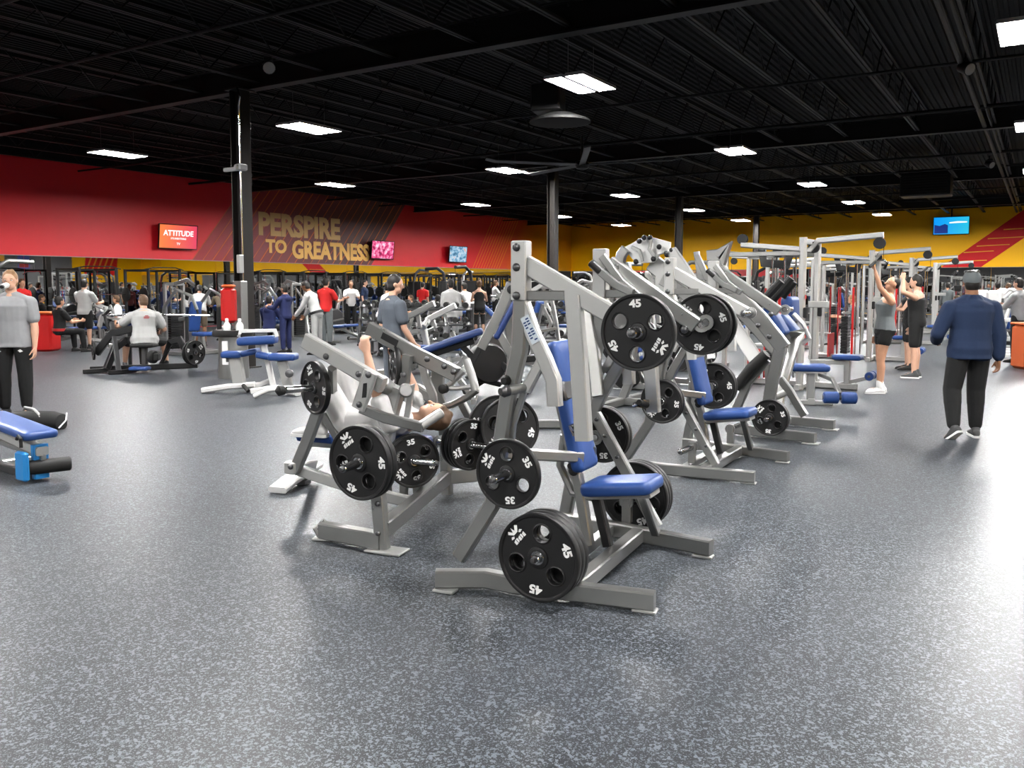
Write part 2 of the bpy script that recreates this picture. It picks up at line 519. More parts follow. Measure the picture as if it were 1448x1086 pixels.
# red diagonal band on the yellow wall (and its twin on the side wall, seen only in the mirrors)
def bk(x, z, off=.003): return Vector((x, WB - off, z))
b = MB().poly([bk(-4.75, ZM + .03), bk(-4.75 + 1.28 * (ZC - ZM - .03), ZC), bk(-2.85 + 1.28 * (ZC - ZM - .03), ZC), bk(-2.85, ZM + .03)], (0, -1, 0), .002)
stuct_child(b, 'painted_band', 'paint_red_flat', wall_back, 'red slanted band')
s = MB()
for x0, x1, z in ((-4.3, -2.6, 2.82), (-3.7, -2.3, 3.3), (-3.1, -1.6, 3.62), (-2.6, -.9, 4.0), (-1.9, -.2, 4.45)):
    s.poly([bk(x0, z, .006), bk(x1, z + .06, .006), bk(x1, z + .10, .006), bk(x0, z + .05, .006)], (0, -1, 0), .001)
stuct_child(s, 'painted_lines', 'stripe_gold', wall_back)
b = MB().poly([Vector((WR - .003, y, z)) for y, z in ((18, .1), (18, ZC), (44.3, ZC), (44.3, .1))], (-1, 0, 0), .002)
stuct_child(b, 'painted_panel', 'paint_gray', wall_right)
b = MB().poly([Vector((WR - .003, y, z)) for y, z in ((45.4, 2.5), (45.8, ZC), (49.0, ZC), (48.6, 2.5))], (-1, 0, 0), .002)
stuct_child(b, 'painted_band', 'paint_red_flat', wall_right)
s = MB()
for i in range(5):
    y0 = 45.6 + i * .55
    s.poly([Vector((WR - .006, y0 + a, z)) for a, z in ((0, 3.0), (.6, 4.4), (.75, 4.4), (.15, 3.0))], (-1, 0, 0), .001)
stuct_child(s, 'painted_lines', 'stripe_gold', wall_right)
for y0, w_, z0, z1, m_, lab in ((40.0, 1.0, 3.0, 4.4, 'banner_blue', 'blue and pink banner hanging on the grey wall panel'), (37.6, 1.6, 3.6, 4.3, 'stripe_gold', 'yellow sign on the grey wall panel')):
    if m_ == 'banner_blue': mat('banner_blue', (.10, .14, .5), .6)
    e = empty('wall_banner', (WR - .02, y0, 0), 0, lab, 'banner')
    MB().box((0, 0, (z0 + z1) / 2), (.02, w_, z1 - z0), c=.004).build('cloth', m_, e, smooth=False)
    if m_ == 'banner_blue': MB().box((-.012, 0, z0 + .4), (.01, w_ * .8, .6), c=.002).build('print', 'red_vinyl', e, smooth=False)
    MB().cyl((0, -w_ / 2 - .05, z1), (0, w_ / 2 + .05, z1), .02).build('rail', 'black_metal', e)

# ceiling: dark deck, bar joists along the red wall, girders across, pipes
ceil = MB()
w = .15
x = WL
pts = []
while x < WR:
    pts += [(x, ZD), (x + .05, ZD), (x + .07, ZD + .04), (x + .13, ZD + .04)]
    x += w
vs = [(a, WF, z) for a, z in pts] + [(a, WB, z) for a, z in pts]
n = len(pts)
ceil.add(vs, [(i, i + 1, n + i + 1, n + i) for i in range(n - 1)])
ceiling = tag(ceil.build('ceiling', 'ceil_black', smooth=False), 'black exposed metal roof deck', 'ceiling', kind='structure')
x = -27.2 + (1.653 * 16.5 - 26.1)
jx = [-4.46 + 1.65 * k for k in range(-13, 15)]
jm = None
def joist_mesh():
    j = MB()
    zb, zt = 5.42, 6.16
    for dx in (-.035, .035):
        j.bar((dx, WF, zb), (dx, WB, zb), .05, .05, (1, 0, 0), c=.004)
        j.bar((dx, WF, zt), (dx, WB, zt), .05, .05, (1, 0, 0), c=.004)
    y = WF; k = 0
    while y < WB - .7:
        a, b2 = (zb, zt) if k % 2 == 0 else (zt, zb)
        j.bar((0, y, a), (0, y + .7, b2), .025, .025, (1, 0, 0), c=.003)
        y += .7; k += 1
    return j.mesh('joist', 'joist_black', smooth=False)
jmesh = joist_mesh()
for x in jx:
    if WL + .3 < x < WR - .3:
        o = put('joist', jmesh, ceiling, Matrix.Translation((x, 0, 0))); o['kind'] = 'structure'
for y in (-11.5, 0.0, 11.35, 23.4, 34.3, 45.5):
    g = MB()
    z0, z1 = 5.30, 5.75
    g.box(((WL + WR) / 2, y, z0), (WR - WL, .22, .03), c=.003)
    g.box(((WL + WR) / 2, y, (z0 + z1) / 2), (WR - WL, .025, z1 - z0), c=.003)
    g.box(((WL + WR) / 2, y, z1), (WR - WL, .22, .03), c=.003)
    stuct_child(g, 'girder', 'beam_black', ceiling, 'black steel girder carrying the joists')
pp = MB()
for y, z, r in ((20.8, 5.36, .045), (16.5, 5.35, .03), (28.0, 5.36, .04), (31.5, 5.38, .03), (38.5, 5.38, .03), (6.3, 5.36, .03), (8.6, 5.38, .03), (42.5, 5.38, .03)):
    pp.tube([(WL + .1, y, z), (WR - .1, y, z)], r, 8)
stuct_child(pp, 'pipe', 'joist_black', ceiling, 'thin black sprinkler pipes')
du = MB()
du.tube([(-1.35, WF, 5.36), (-1.35, WB, 5.36)], .05, 10)
du.tube([(-1.2, WF, 5.36), (-1.2, WB, 5.36)], .03, 8)
stuct_child(du, 'pipe', 'joist_black', ceiling)

# steel columns
def column(x, y, fittings):
    c = MB()
    for s in (-1, 1):
        c.box((x + s * .125, y, 2.65), (.025, .26, 5.3), c=.004)
    c.box((x, y, 2.65), (.23, .02, 5.3), c=.003)
    c.box((x, y, 5.28), (.40, .40, .03), c=.004)
    c.box((x, y, .012), (.42, .42, .024), c=.004)
    o = c.build('column', 'column_black', smooth=False)
    tag(o, 'black steel column', kind='structure')
    if fittings:
        d = Vector((.55, -.83, 0)).normalized()
        t = MB().tube([(x + .14, y - .14, .3), (x + .14, y - .14, 4.7), (x + .16, y - .16, 4.95), (x + .24, y - .2, 5.1), (x + .18, y - .2, 5.28)], .018, 8)
        q = t.build('conduit', 'chrome', o); q['kind'] = 'structure'
        q = MB().box((x + .12, y - .20, 1.05), (.24, .16, 1.25), c=.01).build('cable_duct', 'silver', o, smooth=False); q['kind'] = 'structure'
        q = MB().box((x + .14, y - .2, 2.0), (.1, .1, .35), c=.01).build('junction_box', 'silver_light', o, smooth=False); q['kind'] = 'structure'
        s = MB().box((x + .02, y - .2, 3.78), (.5, .08, .07), c=.01)
        s.box((x + .30, y - .25, 3.79), (.14, .2, .12), c=.02).cyl((x + .30, y - .34, 3.79), (x + .30, y - .40, 3.79), .04)
        q = s.build('security_camera', 'lamp_body', o, smooth=False)
    return o
column(-13.1, 11.2, True)
column(-13.1, 23.37, False)
column(-13.1, 34.2, False)
column(-13.1, 45.5, False)

# ceiling lights
def light_meshes():
    h = MB(); g = MB(); w = MB()
    for s in (-.19, .19):
        x0, x1, y0, y1, z0, z1 = s - .16, s + .16, -.61, .61, -.012, .07
        t = .006
        for (cx, cy, sx, sy) in ((x0, 0, t, 1.22), (x1, 0, t, 1.22), (s, y0, .32, t), (s, y1, .32, t)):
            h.box((cx, cy, (z0 + .02) / 2), (sx + t, sy + t, .02 - z0), c=.001)
        h.box((s, 0, .03), (.32, 1.22, .03), c=.004)
        g.box((s, 0, .004), (.30, 1.19, .008), c=.001)
        h.box((s, 0, .06), (.1, .5, .04), c=.004)
    h.box((0, 0, .05), (.5, .1, .03), c=.004)
    w.tube([(0, 0, .06), (0, 0, .70)], .006, 6)
    return h.mesh('housing', 'lamp_body', smooth=False), g.mesh('diffuser', 'lamp_glow', smooth=False), w.mesh('hanger_wire', 'steel_dark')
hm, gm, wm = light_meshes()
LX = [(-20.0, 'along the red wall'), (-13.3, 'over the column row'), (-6.6, 'over the machine aisle'), (-.3, 'over the right walkway'), (6.5, 'over the right bays'), (13.2, 'by the right side wall')]
LY = [(-10.0, 0), (-2.5, 0), (5.4, 0), (13.2, 0), (21.0, 0), (29.2, 0), (36.4, 0), (43.4, 0)]
for i, (x, rowname) in enumerate(LX):
    for j, (y, _) in enumerate(LY):
        yy = y + (-.5 if (i == 2 and j == 3) else 0)
        e = empty('ceiling_light', (x, yy, 4.9), 0, 'twin LED ceiling light %s, %s from the yellow wall' % (rowname, ordn(len(LY) - 1 - j)), 'ceiling light', 'ceiling lights')
        put('housing', hm, e); put('diffuser', gm, e); put('hanger_wire', wm, e, Matrix.Translation((0, -.45, 0))); put('hanger_wire', wm, e, Matrix.Translation((0, .45, 0)))

# ceiling fan
fx = G(823, 233, 4.75)
fan = empty('ceiling_fan', fx, 0, 'large black ceiling fan with long thin blades near the middle columns', 'fan')
MB().cyl((0, 0, .1), (0, 0, .75), .035).build('downrod', 'black_metal', fan)
MB().lathe([(.05, .12), (.17, .08), (.19, 0), (.15, -.1), (.03, -.14)], (0, 0, 0), (0, 0, 1), 20, True).build('motor', 'black_metal', fan)
for k in range(5):
    a = R(12 + 72 * k)
    d = Vector((math.cos(a), math.sin(a), 0))
    s = Vector((-d.y, d.x, 0))
    MB().path([d * .12, d * .6, d * 2.35, d * 2.6 + Vector((0, 0, .05))], .17, .022, s + Vector((0, 0, .25))).build('blade', 'steel_dark', fan)
# heater / speaker boxes under the roof
e = empty('unit_heater', G(1310, 262, 5.1), 0, 'black box heater hung from the ceiling near the yellow wall', 'heater')
MB().box((0, 0, 0), (1.6, 1.0, .8), c=.03).build('casing', 'black_metal', e)
s = MB()
for k in range(8): s.box((0, -.51, -.32 + k * .09), (1.4, .03, .05), c=.004)
s.build('louvre', 'joist_black', e)
h = MB()
for a in (-.6, .6): h.tube([(a, 0, .4), (a, 0, 1.0)], .015, 6)
h.build('hanger_rod', 'joist_black', e)
e = empty('unit_heater', G(775, 140, 5.0), R(15), 'black box heater hung from the ceiling beside the twin light', 'heater')
MB().box((0, 0, 0), (.55, .5, .5), c=.03).build('casing', 'black_metal', e)
MB().lathe([(.25, -.30), (.55, -.42), (.56, -.46), (.1, -.47)], (.25, -.1, 0), (0, 0, 1), 20, True).build('diffuser_plate', 'ceil_black', e)
MB().tube([(0, 0, .2), (0, 0, 1.1)], .02, 6).build('hanger_rod', 'joist_black', e)
def spot(px, py, label):
    p = G(px, py, 5.25)
    e = empty('spotlight', p, R(30), label, 'spotlight')
    MB().box((0, 0, .12), (.14, .14, .06), c=.01).tube([(0, 0, .1), (0, 0, .25)], .02, 6).build('bracket', 'black_metal', e)
    MB().lathe([(.05, -.12), (.09, -.1), (.11, .1), (.10, .11)], (0, 0, 0), (.3, -.8, -.4), 14, True).build('lamp_head', 'black_metal', e)
    MB().lathe([(.02, .112), (.098, .112), (.09, .118)], (0, 0, 0), (.3, -.8, -.4), 14, True).build('lens', 'lamp_body', e)
spot(380, 94, 'small black spotlight on the girder above the black column')
spot(1365, 96, 'small black spotlight under the joist at the upper right')
spot(1399, 232, 'small black spotlight under the joist near the heater')

# televisions
def screen_mat(name, cols, scale, seed):
    m, nt, b = nodes_of(name)
    tc = nt.nodes.new('ShaderNodeTexCoord')
    mp = nt.nodes.new('ShaderNodeMapping'); mp.inputs['Location'].default_value = (seed, seed * .7, 0)
    nt.links.new(tc.outputs['Object'], mp.inputs['Vector'])
    n = nt.nodes.new('ShaderNodeTexNoise'); n.inputs['Scale'].default_value = scale; n.inputs['Detail'].default_value = 5
    nt.links.new(mp.outputs['Vector'], n.inputs['Vector'])
    c = nt.nodes.new('ShaderNodeValToRGB'); nt.links.new(n.outputs['Fac'], c.inputs['Fac'])
    e = c.color_ramp.elements
    e[0].position, e[0].color = cols[0][0], (*cols[0][1], 1)
    e[1].position, e[1].color = cols[-1][0], (*cols[-1][1], 1)
    for p, col in cols[1:-1]: e.new(p).color = (*col, 1)
    b.inputs['Base Color'].default_value = (.01, .01, .01, 1)
    b.inputs['Roughness'].default_value = .2
    nt.links.new(c.outputs['Color'], b.inputs['Emission Color'])
    b.inputs['Emission Strength'].default_value = .62
def grad_screen(name, c0, c1):
    m, nt, b = nodes_of(name)
    tc = nt.nodes.new('ShaderNodeTexCoord')
    s = nt.nodes.new('ShaderNodeSeparateXYZ'); nt.links.new(tc.outputs['Object'], s.inputs['Vector'])
    r = nt.nodes.new('ShaderNodeMapRange'); nt.links.new(s.outputs['X'], r.inputs['Value'])
    r.inputs['From Min'].default_value = -.85; r.inputs['From Max'].default_value = .85
    c = nt.nodes.new('ShaderNodeMixRGB'); nt.links.new(r.outputs['Result'], c.inputs['Fac'])
    c.inputs['Color1'].default_value = (*c0, 1); c.inputs['Color2'].default_value = (*c1, 1)
    b.inputs['Base Color'].default_value = (.01, .01, .01, 1)
    nt.links.new(c.outputs['Color'], b.inputs['Emission Color'])
    b.inputs['Emission Strength'].default_value = .62
grad_screen('screen_orange', (.85, .20, .03), (.70, .02, .10))
screen_mat('screen_magenta', [(.30, (.02, .01, .03)), (.45, (.65, .02, .15)), (.55, (.9, .25, .45)), (.68, (.7, .75, .85))], 4.5, 3)
screen_mat('screen_sky', [(.30, (.02, .05, .10)), (.45, (.10, .28, .45)), (.56, (.45, .62, .75)), (.70, (.75, .3, .2))], 4.0, 8)
grad_screen('screen_blue', (.0, .28, .85), (.02, .48, .70))
mat('screen_white', (.0, .0, .0), .4, emit=(1, 1, 1), estr=.62)
mat('screen_navy', (.0, .0, .0), .4, emit=(.01, .03, .20), estr=.6)
def tv(cen, w, h, xax, nrm, material, label, mount='wall', tilt=0.0):
    up = Vector((0, 0, 1))
    q = Matrix.Rotation(tilt, 3, xax)
    nrm2 = q @ nrm; up2 = q @ up
    e = empty('television', (0, 0, 0), 0, label, 'television')
    e.matrix_world = basis(cen, xax, up2, nrm2)
    b = MB().box((0, 0, -.03), (w, h, .05), c=.01)
    for (x, y, sx, sy) in ((0, h / 2 - .012, w, .03), (0, -h / 2 + .015, w, .035), (w / 2 - .012, 0, .03, h), (-w / 2 + .012, 0, .03, h)):
        b.box((x, y, 0), (sx, sy, .02), c=.004)
    b.build('bezel', 'black_metal', e, smooth=False)
    MB().box((0, 0, -.002), (w - .05, h - .06, .008), c=.001).build('screen', material, e, smooth=False)
    m = MB()
    if mount == 'wall':
        m.box((0, 0, -.10), (.3, .3, .09), c=.01).box((0, .03, -.19), (.1, .1, .14), c=.01).box((0, .03, -.27), (.25, .35, .03), c=.005)
    else:
        m.box((0, 0, -.08), (.3, .3, .06), c=.01).tube([(0, 0, -.1), (0, h / 2 + .05, -.1), (0, h / 2 + 1.0, -.1)], .03, 8)
    m.build('mount', 'black_metal', e, smooth=False)
    return e
Y1, X1, NX = Vector((0, 1, 0)), Vector((1, 0, 0)), Vector((0, -1, 0))
def left_tv(pxc, pyc, w, h, material, label):
    p = onplane(pxc, pyc, Vector((WL + .32, 0, 0)), Vector((1, 0, 0)))
    return tv(p, w, h, Y1, X1, material, label, tilt=R(6))
t1 = left_tv(252.5, 335, 1.64, .90, 'screen_orange', 'flat television showing the word ATTITUDE on an orange and red screen')
def tv_text(t, body, size, y, x=0):
    put('caption', text_mesh('caption', body, size, 'screen_white', .002, offset=size * .03), t, basis(Vector((x, y, .006)), Vector((1, 0, 0)), Vector((0, 1, 0)), Vector((0, 0, 1))))
tv_text(t1, 'ATTITUDE', .27, .12)
tv_text(t1, 'IT\'S EVERYTHING', .085, -.07)
tv_text(t1, 'TV', .12, -.26)
left_tv(541.5, 353.5, 1.62, .88, 'screen_magenta', 'flat television with a pink and white picture beside the slogan')
left_tv(648, 359.5, 1.62, .88, 'screen_sky', 'flat television with a pale blue picture near the corner of the red wall')
t4 = tv(onplane(1345, 319, Vector((0, WB - .35, 0)), Vector((0, 1, 0))), 1.72, .95, X1, NX, 'screen_blue', 'flat television with a bright blue seascape on the yellow wall', 'hang')
MB().poly([(-.8, -.40, .004), (-.15, -.40, .004), (-.15, .02, .004), (-.3, .10, .004), (-.55, .0, .004), (-.8, .06, .004)], (0, 0, 1), .002).build('picture', 'screen_navy', t4, smooth=False)
MB().poly([(-.1, .12, .004), (.75, .14, .004), (.74, .2, .004), (.3, .22, .004), (-.08, .18, .004)], (0, 0, 1), .002).build('caption', 'screen_white', t4, smooth=False)
# ------------------------------------------------------------------ weight plates
def plate_meshes(r, t=.038, number='45'):
    """black grip plate, face towards +Z: three hand holes with raised lips, raised rim and hub"""
    bm = bmesh.new()
    hr = r * .20; hd = r * .56
    loops = []
    web = t * .30
    def circ(cx, cy, rad, n):
        vs = [bm.verts.new((cx + rad * math.cos(2 * math.pi * k / n), cy + rad * math.sin(2 * math.pi * k / n), web)) for k in range(n)]
        return [bm.edges.new((vs[k], vs[(k + 1) % n])) for k in range(n)]
    ed = circ(0, 0, r * .93, 48)
    for a in HOLES:
        ed += circ(hd * math.cos(R(a)), hd * math.sin(R(a)), hr, 20)
    ed += circ(0, 0, r * .12, 20)
    bmesh.ops.triangle_fill(bm, edges=ed, use_beauty=True, use_dissolve=False)
    top = list(bm.faces)
    ret = bmesh.ops.extrude_face_region(bm, geom=top)
    for v in [g for g in ret['geom'] if isinstance(g, bmesh.types.BMVert)]:
        v.co.z = -web
    bmesh.ops.recalc_face_normals(bm, faces=bm.faces)
    me0 = bpy.data.meshes.new('tmp'); bm.to_mesh(me0); bm.free()
    mb = MB()
    mb.add([v.co for v in me0.vertices], [tuple(p.vertices) for p in me0.polygons])
    bpy.data.meshes.remove(me0)
    h = t / 2
    mb.lathe([(r * .90, web), (r * .915, h * .9), (r * .935, h), (r * .985, h), (r, h * .8), (r, -h * .8), (r * .985, -h), (r * .935, -h), (r * .915, -h * .9), (r * .90, -web)], (0, 0, 0), (0, 0, 1), 56)
    for a in HOLES:
        c = Vector((hd * math.cos(R(a)), hd * math.sin(R(a)), 0))
        mb.lathe([(hr * .97, -web), (hr * .97, web * 1.25), (hr * 1.06, web * 1.55), (hr * 1.17, web * 1.3), (hr * 1.2, web * .9)], c, (0, 0, 1), 24)
        mb.lathe([(hr * 1.2, -web * .9), (hr * 1.17, -web * 1.3), (hr * 1.06, -web * 1.55), (hr * .97, -web)], c, (0, 0, 1), 24)
    mb.lathe([(r * .26, web * .9), (r * .24, h * .95), (r * .20, h * 1.1), (r * .13, h * 1.1), (r * .12, web)], (0, 0, 0), (0, 0, 1), 28)
    mb.lathe([(r * .12, -web), (r * .13, -h), (r * .22, -h), (r * .26, -web * .9)], (0, 0, 0), (0, 0, 1), 28)
    body = mb.mesh('weight_plate', 'plate_black', ang=40)
    hub = MB().lathe([(r * .115, -h * 1.02), (r * .115, h * 1.15), (r * .155, h * 1.18), (r * .165, h * 1.05)], (0, 0, 0), (0, 0, 1), 24).mesh('hub_ring', 'chrome')
    num = text_mesh('number', number, r * .27, 'letter_white', .0012, offset=r * .010, xs=1.18)
    em = MB()
    s = r * .40
    def p(*q): em.poly([Vector((a * s, b * s, 0)) for a, b in q], (0, 0, 1), .0015)
    p((-.42, .34), (-.30, .46), (-.10, .22), (-.02, .5), (.06, .22), (.28, .46), (.42, .34), (.16, .08), (-.16, .08))
    p((-.48, -.02), (-.36, .10), (-.20, .03), (-.28, -.06))
    p((.48, -.02), (.36, .10), (.20, .03), (.28, -.06))
    for k, (x0, x1) in enumerate(((-.45, -.29), (-.24, -.13), (-.08, .08), (.13, .24), (.29, .45))):
        p((x0, -.40), (x1, -.40 + (.05 if k % 2 else 0)), (x1, -.14), (x0, -.14 - (.06 if k % 2 == 0 else 0)))
    emb = em.mesh('emblem', 'letter_white', smooth=False)
    return body, hub, num, emb
HOLES = (80, 200, 320)
PLATE = {}
def plate_kind(key, r, number, t=.038):
    PLATE[key] = (r, t, plate_meshes(r, t, number))
plate_kind('45', .225, '45', .042)
plate_kind('35', .185, '35')
plate_kind('45s', .185, '45')
LAB = (20, 265, 140)

def plate(key, pos, nrm, spin=0.0, label=None, group=None, detail=True, parent_m=None):
    """one loose weight plate; pos = middle of its bore, nrm = the way its face looks"""
    r, t, (body, hub, num, emb) = PLATE[key]
    z = Vector(nrm).normalized()
    up = Vector((0, 0, 1)) if abs(z.z) < .9 else Vector((0, 1, 0))
    y = (up - z * up.dot(z)).normalized()
    x = y.cross(z)
    q = Matrix.Rotation(spin, 3, z)
    o = put('weight_plate', body, None)
    o.matrix_world = basis(Vector(pos), q @ x, q @ y, z)
    tag(o, label, 'weight plate', group)
    if detail:
        put('hub_ring', hub, o)
        zz = t * .30 * .5 + .0025 + t * .075
        for a in (20, 265):
            c = r * .735
            put('number', num, o, Matrix.Rotation(R(a - 90), 4, 'Z') @ Matrix.Translation((0, c, t * .155 * 2)))
        put('emblem', emb, o, Matrix.Rotation(R(140 - 90), 4, 'Z') @ Matrix.Translation((0, r * .70, t * .155 * 2)))
    return o

# ------------------------------------------------------------------ frames for machines
class Rig:
    """local frame of a machine: x = the way its user faces, y = away from the photo's side, z up"""
    def __init__(s, o, yaw):
        s.o = Vector((o.x, o.y, 0)); s.yaw = yaw
        s.f = Vector((math.cos(yaw), math.sin(yaw), 0)); s.b = Vector((-math.sin(yaw), math.cos(yaw), 0))
    def loc(s, p):
        d = Vector(p) - s.o
        return Vector((d.dot(s.f), d.dot(s.b), d.z))
    def Q(s, px, py, y=0.0):
        return s.loc(onplane(px, py, s.o + s.b * y, s.b))
    def Gd(s, px, py, z=0.0):
        return s.loc(G(px, py, z))
    def X(s, px, py, x=0.0):
        return s.loc(onplane(px, py, s.o + s.f * x, s.f))
    def W(s, p):
        return s.o + s.f * p[0] + s.b * p[1] + Vector((0, 0, p[2]))
    def D(s, v):
        return s.f * v[0] + s.b * v[1] + Vector((0, 0, v[2]))

def cam2w(x, y):
    p = c_r * x + c_h * y
    return Vector((p.x, p.y, 0))

def pad(mb_name, cen, size, mtx, material, parent, round_=.35):
    """upholstered pad: rounded slab"""
    sx, sy, sz = size
    mb = MB()
    rr = min(sx, sy) * .16
    def outline(inset):
        pts = []
        hx, hy = sx / 2 - inset, sy / 2 - inset
        r2 = max(.005, rr - inset)
        for cx, cy, a0 in ((hx - r2, hy - r2, 0), (-hx + r2, hy - r2, 90), (-hx + r2, -hy + r2, 180), (hx - r2, -hy + r2, 270)):
            for k in range(5):
                a = R(a0 + k * 22.5)
                pts.append((cx + r2 * math.cos(a), cy + r2 * math.sin(a)))
        return pts
    rings = []
    e = sz * round_
    for inset, z in ((e * 1.0, -sz / 2), (e * .25, -sz / 2 + e * .25), (0, -sz / 2 + e), (0, sz / 2 - e), (e * .3, sz / 2 - e * .3), (e * 1.1, sz / 2), (e * 3.0, sz / 2 + sz * .05)):
        rings.append([Vector(cen) + mtx @ Vector((a, b, z)) for a, b in outline(inset)])
    mb.rings(rings)
    return mb.build(mb_name, material, parent, ang=60)

def rotY(a): return Matrix.Rotation(a, 3, 'Y')

def peg(parent, a, b, r=.025, collar=True):
    a, b = Vector(a), Vector(b)
    d = (b - a).normalized()
    o = MB().cyl(a, b, r, 14).build('plate_peg', 'chrome', parent)
    e = MB().lathe([(r * .6, 0), (r * .62, .012), (r * .5, .022), (r * .2, .024)], b, d, 12, True).build('peg_bolt', 'steel_dark', o)
    if collar:
        MB().lathe([(r, 0), (r * 1.9, .0), (r * 1.9, .012), (r, .014)], a, d, 16).build('collar', 'silver', o)
    return o

def bolts(parent, pts, n, r=.018):
    for p in pts:
        MB().bolt(p, n, r).build('bolt', 'steel_dark', parent)

def feet(parent, pts, mtl='silver_light'):
    for p, yaw in pts:
        MB().box((p[0], p[1], .008), (.12, .07, .014), yaw, c=.003).build('foot_plate', mtl, parent, smooth=False)

A = Rig(cam2w(.54, 4.8), R(4))
def press_machine(rig, label, strut_near=False, base=A, drop=True):
    """plate-loaded converging shoulder press, worked out on the machine nearest the viewer"""
    Q = base.Q
    e = empty('shoulder_press_machine', rig.o, rig.yaw, label, 'gym machine', 'plate-loaded press machines')
    S = (0, 1, 0)
    n = -.55       # near side frame plane
    # base rails
    r1 = [base.Gd(616, 818, .06), base.Gd(688, 818, .06), base.Gd(728, 826, .06), base.Gd(926, 850, .06)]
    r1 = [Vector((p.x, p.y, .062)) for p in r1]
    MB().path(r1, .07, .09, (0, 0, 1) if False else None, c=.008).build('base_rail', 'silver', e)
    r2 = [Vector((-.52, .52, .062)), base.Gd(1006, 775, .06)]
    r2[1].z = .062
    MB().path(r2, .07, .09, c=.008).build('base_rail', 'silver', e)
    feet(e, [((r1[0].x + .06, r1[0].y, 0), .1), ((r1[3].x - .05, r1[3].y, 0), .1), ((r2[1].x - .05, r2[1].y, 0), 0), ((r2[0].x + .06, r2[0].y, 0), 0)])
    m1 = r1[2].lerp(r1[3], .42); m2 = r2[0].lerp(r2[1], .55)
    MB().path([m1, m2], .08, .085, c=.008).build('cross_beam', 'silver', e)
    m3 = r1[2].lerp(r1[3], .18); m4_ = r2[0].lerp(r2[1], .36)
    MB().path([m3, m4_], .06, .06, c=.006).build('cross_beam', 'silver', e)
    # uprights, heads, levers on both sides; the far side mirrors the near one
    for sd in (1, -1):
        def P(px, py, y=n):
            p = Q(px, py, y)
            return Vector((p.x, p.y * sd, p.z))
        nn = (0, -sd, 0)
        leg = [P(650, 797), P(697, 712), P(707, 640), P(718, 565), P(735, 495), P(738, 425)]
        leg[0].z = .09
        if sd == -1:
            leg[0].x = max(leg[0].x, -.5)
        MB().path(leg, .06, .085, S, c=.012).build('upright', 'silver', e)
        hc = P(737, 383); hz = (P(737, 341).z - P(737, 426).z)
        MB().box((hc.x, n * sd, hc.z), (.088, .075, hz), c=.006).build('head_plate', 'silver_light', e)
        bolts(e, [Vector((P(735, y).x, (n - .038) * sd, P(735, y).z)) for y in (350, 378, 418)], nn, .022)
        arm = [P(739, 428), P(753, 470), P(771, 508), P(783, 538), P(785, 574)]
        o = MB().path(arm, .055, .075, S, c=.008).build('guide_arm', 'silver_light', e)
        if sd == 1:
            c = P(750, 466, n - .032); d = (P(756, 478, n) - P(745, 454, n)).normalized()
            w = d.cross(Vector((0, 1, 0)))
            st = MB().poly([c + d * a + w * b for a, b in ((-.075, -.026), (.075, -.026), (.075, .026), (-.075, .026))], (0, -1, 0), .003).build('sticker', 'sticker', o, smooth=False)
            k = MB()
            for q in range(9):
                a = -.062 + q * .0145
                for b0, b1 in ((-.02, -.004), (0, .018)):
                    if (q + (b0 == 0)) % 4: k.poly([c + d * x_ + w * y_ + Vector((0, -.004, 0)) for x_, y_ in ((a, b0), (a + .008, b0), (a + .008, b1), (a, b1))], (0, -1, 0), .001)
            k.build('print', 'sticker_ink', st, smooth=False)
        # press lever: beam, drop arm, grip, brace, plate peg
        b0, b1 = P(744, 374, n + .01), P(893, 461, n + .01)
        if sd == 1:
            lever = [b0, b1, b1 + (b1 - b0).normalized() * .05]
        else:
            lever = [base.Q(862, 372, .52), base.Q(985, 460, .52)]
        MB().path(lever, .055, .095, S, c=.008).build('press_lever', 'silver_light' if sd == 1 else 'silver', e)
        if sd == -1:
            bolts(e, [base.Q(870, 379, .49), base.Q(968, 466, .49)], (0, -1, 0), .024)
            MB().path([base.Q(838, 374, .42), base.Q(870, 402, .42), base.Q(895, 414, .42)], .035, .05, S).build('grip_arm', 'silver', e)
            MB().cyl(base.Q(835, 371, .42), base.Q(850, 385, .42), .026).build('rubber_cap', 'black_rubber', e)
            MB().path([base.Q(852, 362, .46), base.Q(880, 400, .46), base.Q(905, 420, .46)], .04, .05, S).build('grip_arm', 'silver', e)
            MB().path([base.Q(826, 420, .55), base.Q(840, 500, .5), base.Q(846, 560, .45)], .05, .075, S).build('guide_arm', 'silver', e)
        if drop:
            MB().path([P(811, 418), P(818, 500), P(826, 623)], .06, .082, S, c=.006).build('drop_arm', 'silver_light', e)
            g = P(822, 610, n)
            MB().path([g + Vector((0, .0, .02)), g + Vector((-.03, .07 * sd, .03)), g + Vector((-.09, .07 * sd, .0)), g + Vector((-.04, 0, -.02))], .018, .018).build('grip_loop', 'chrome', e)
            MB().cyl(g + Vector((-.02, .03 * sd, .0)), g + Vector((-.03, .15 * sd, .03)), .02).build('hand_grip', 'black_rubber', e)
        MB().path([P(747, 418), P(800, 418)], .045, .05, S, c=.005).build('brace', 'silver', e)
        MB().path([P(744, 552), P(770, 503)], .04, .055, S, c=.008).build('brace', 'silver_light', e)
        MB().path([P(722, 640, n + .02), P(726, 600, n + .02), P(742, 552, n + .02)], .03, .03, S).build('brace', 'silver', e)
        o = MB().cyl(P(743, 548, n), P(714, 553, n - .12), .026).build('stop_bar', 'silver', e)
        MB().lathe([(.014, -.03), (.03, -.02), (.033, .01), (.02, .03)], P(714, 553, n - .12), P(714, 553, n - .12) - P(743, 548, n), 14, True).build('rubber_cap', 'steel_dark', o)
        MB().lathe([(.012, -.03), (.028, -.02), (.03, .01), (.018, .03)], P(716, 538, n - .03), (0, -sd, 0), 12, True).build('rubber_stop', 'black_rubber', e)
        hub = P(902, 470, -.66)
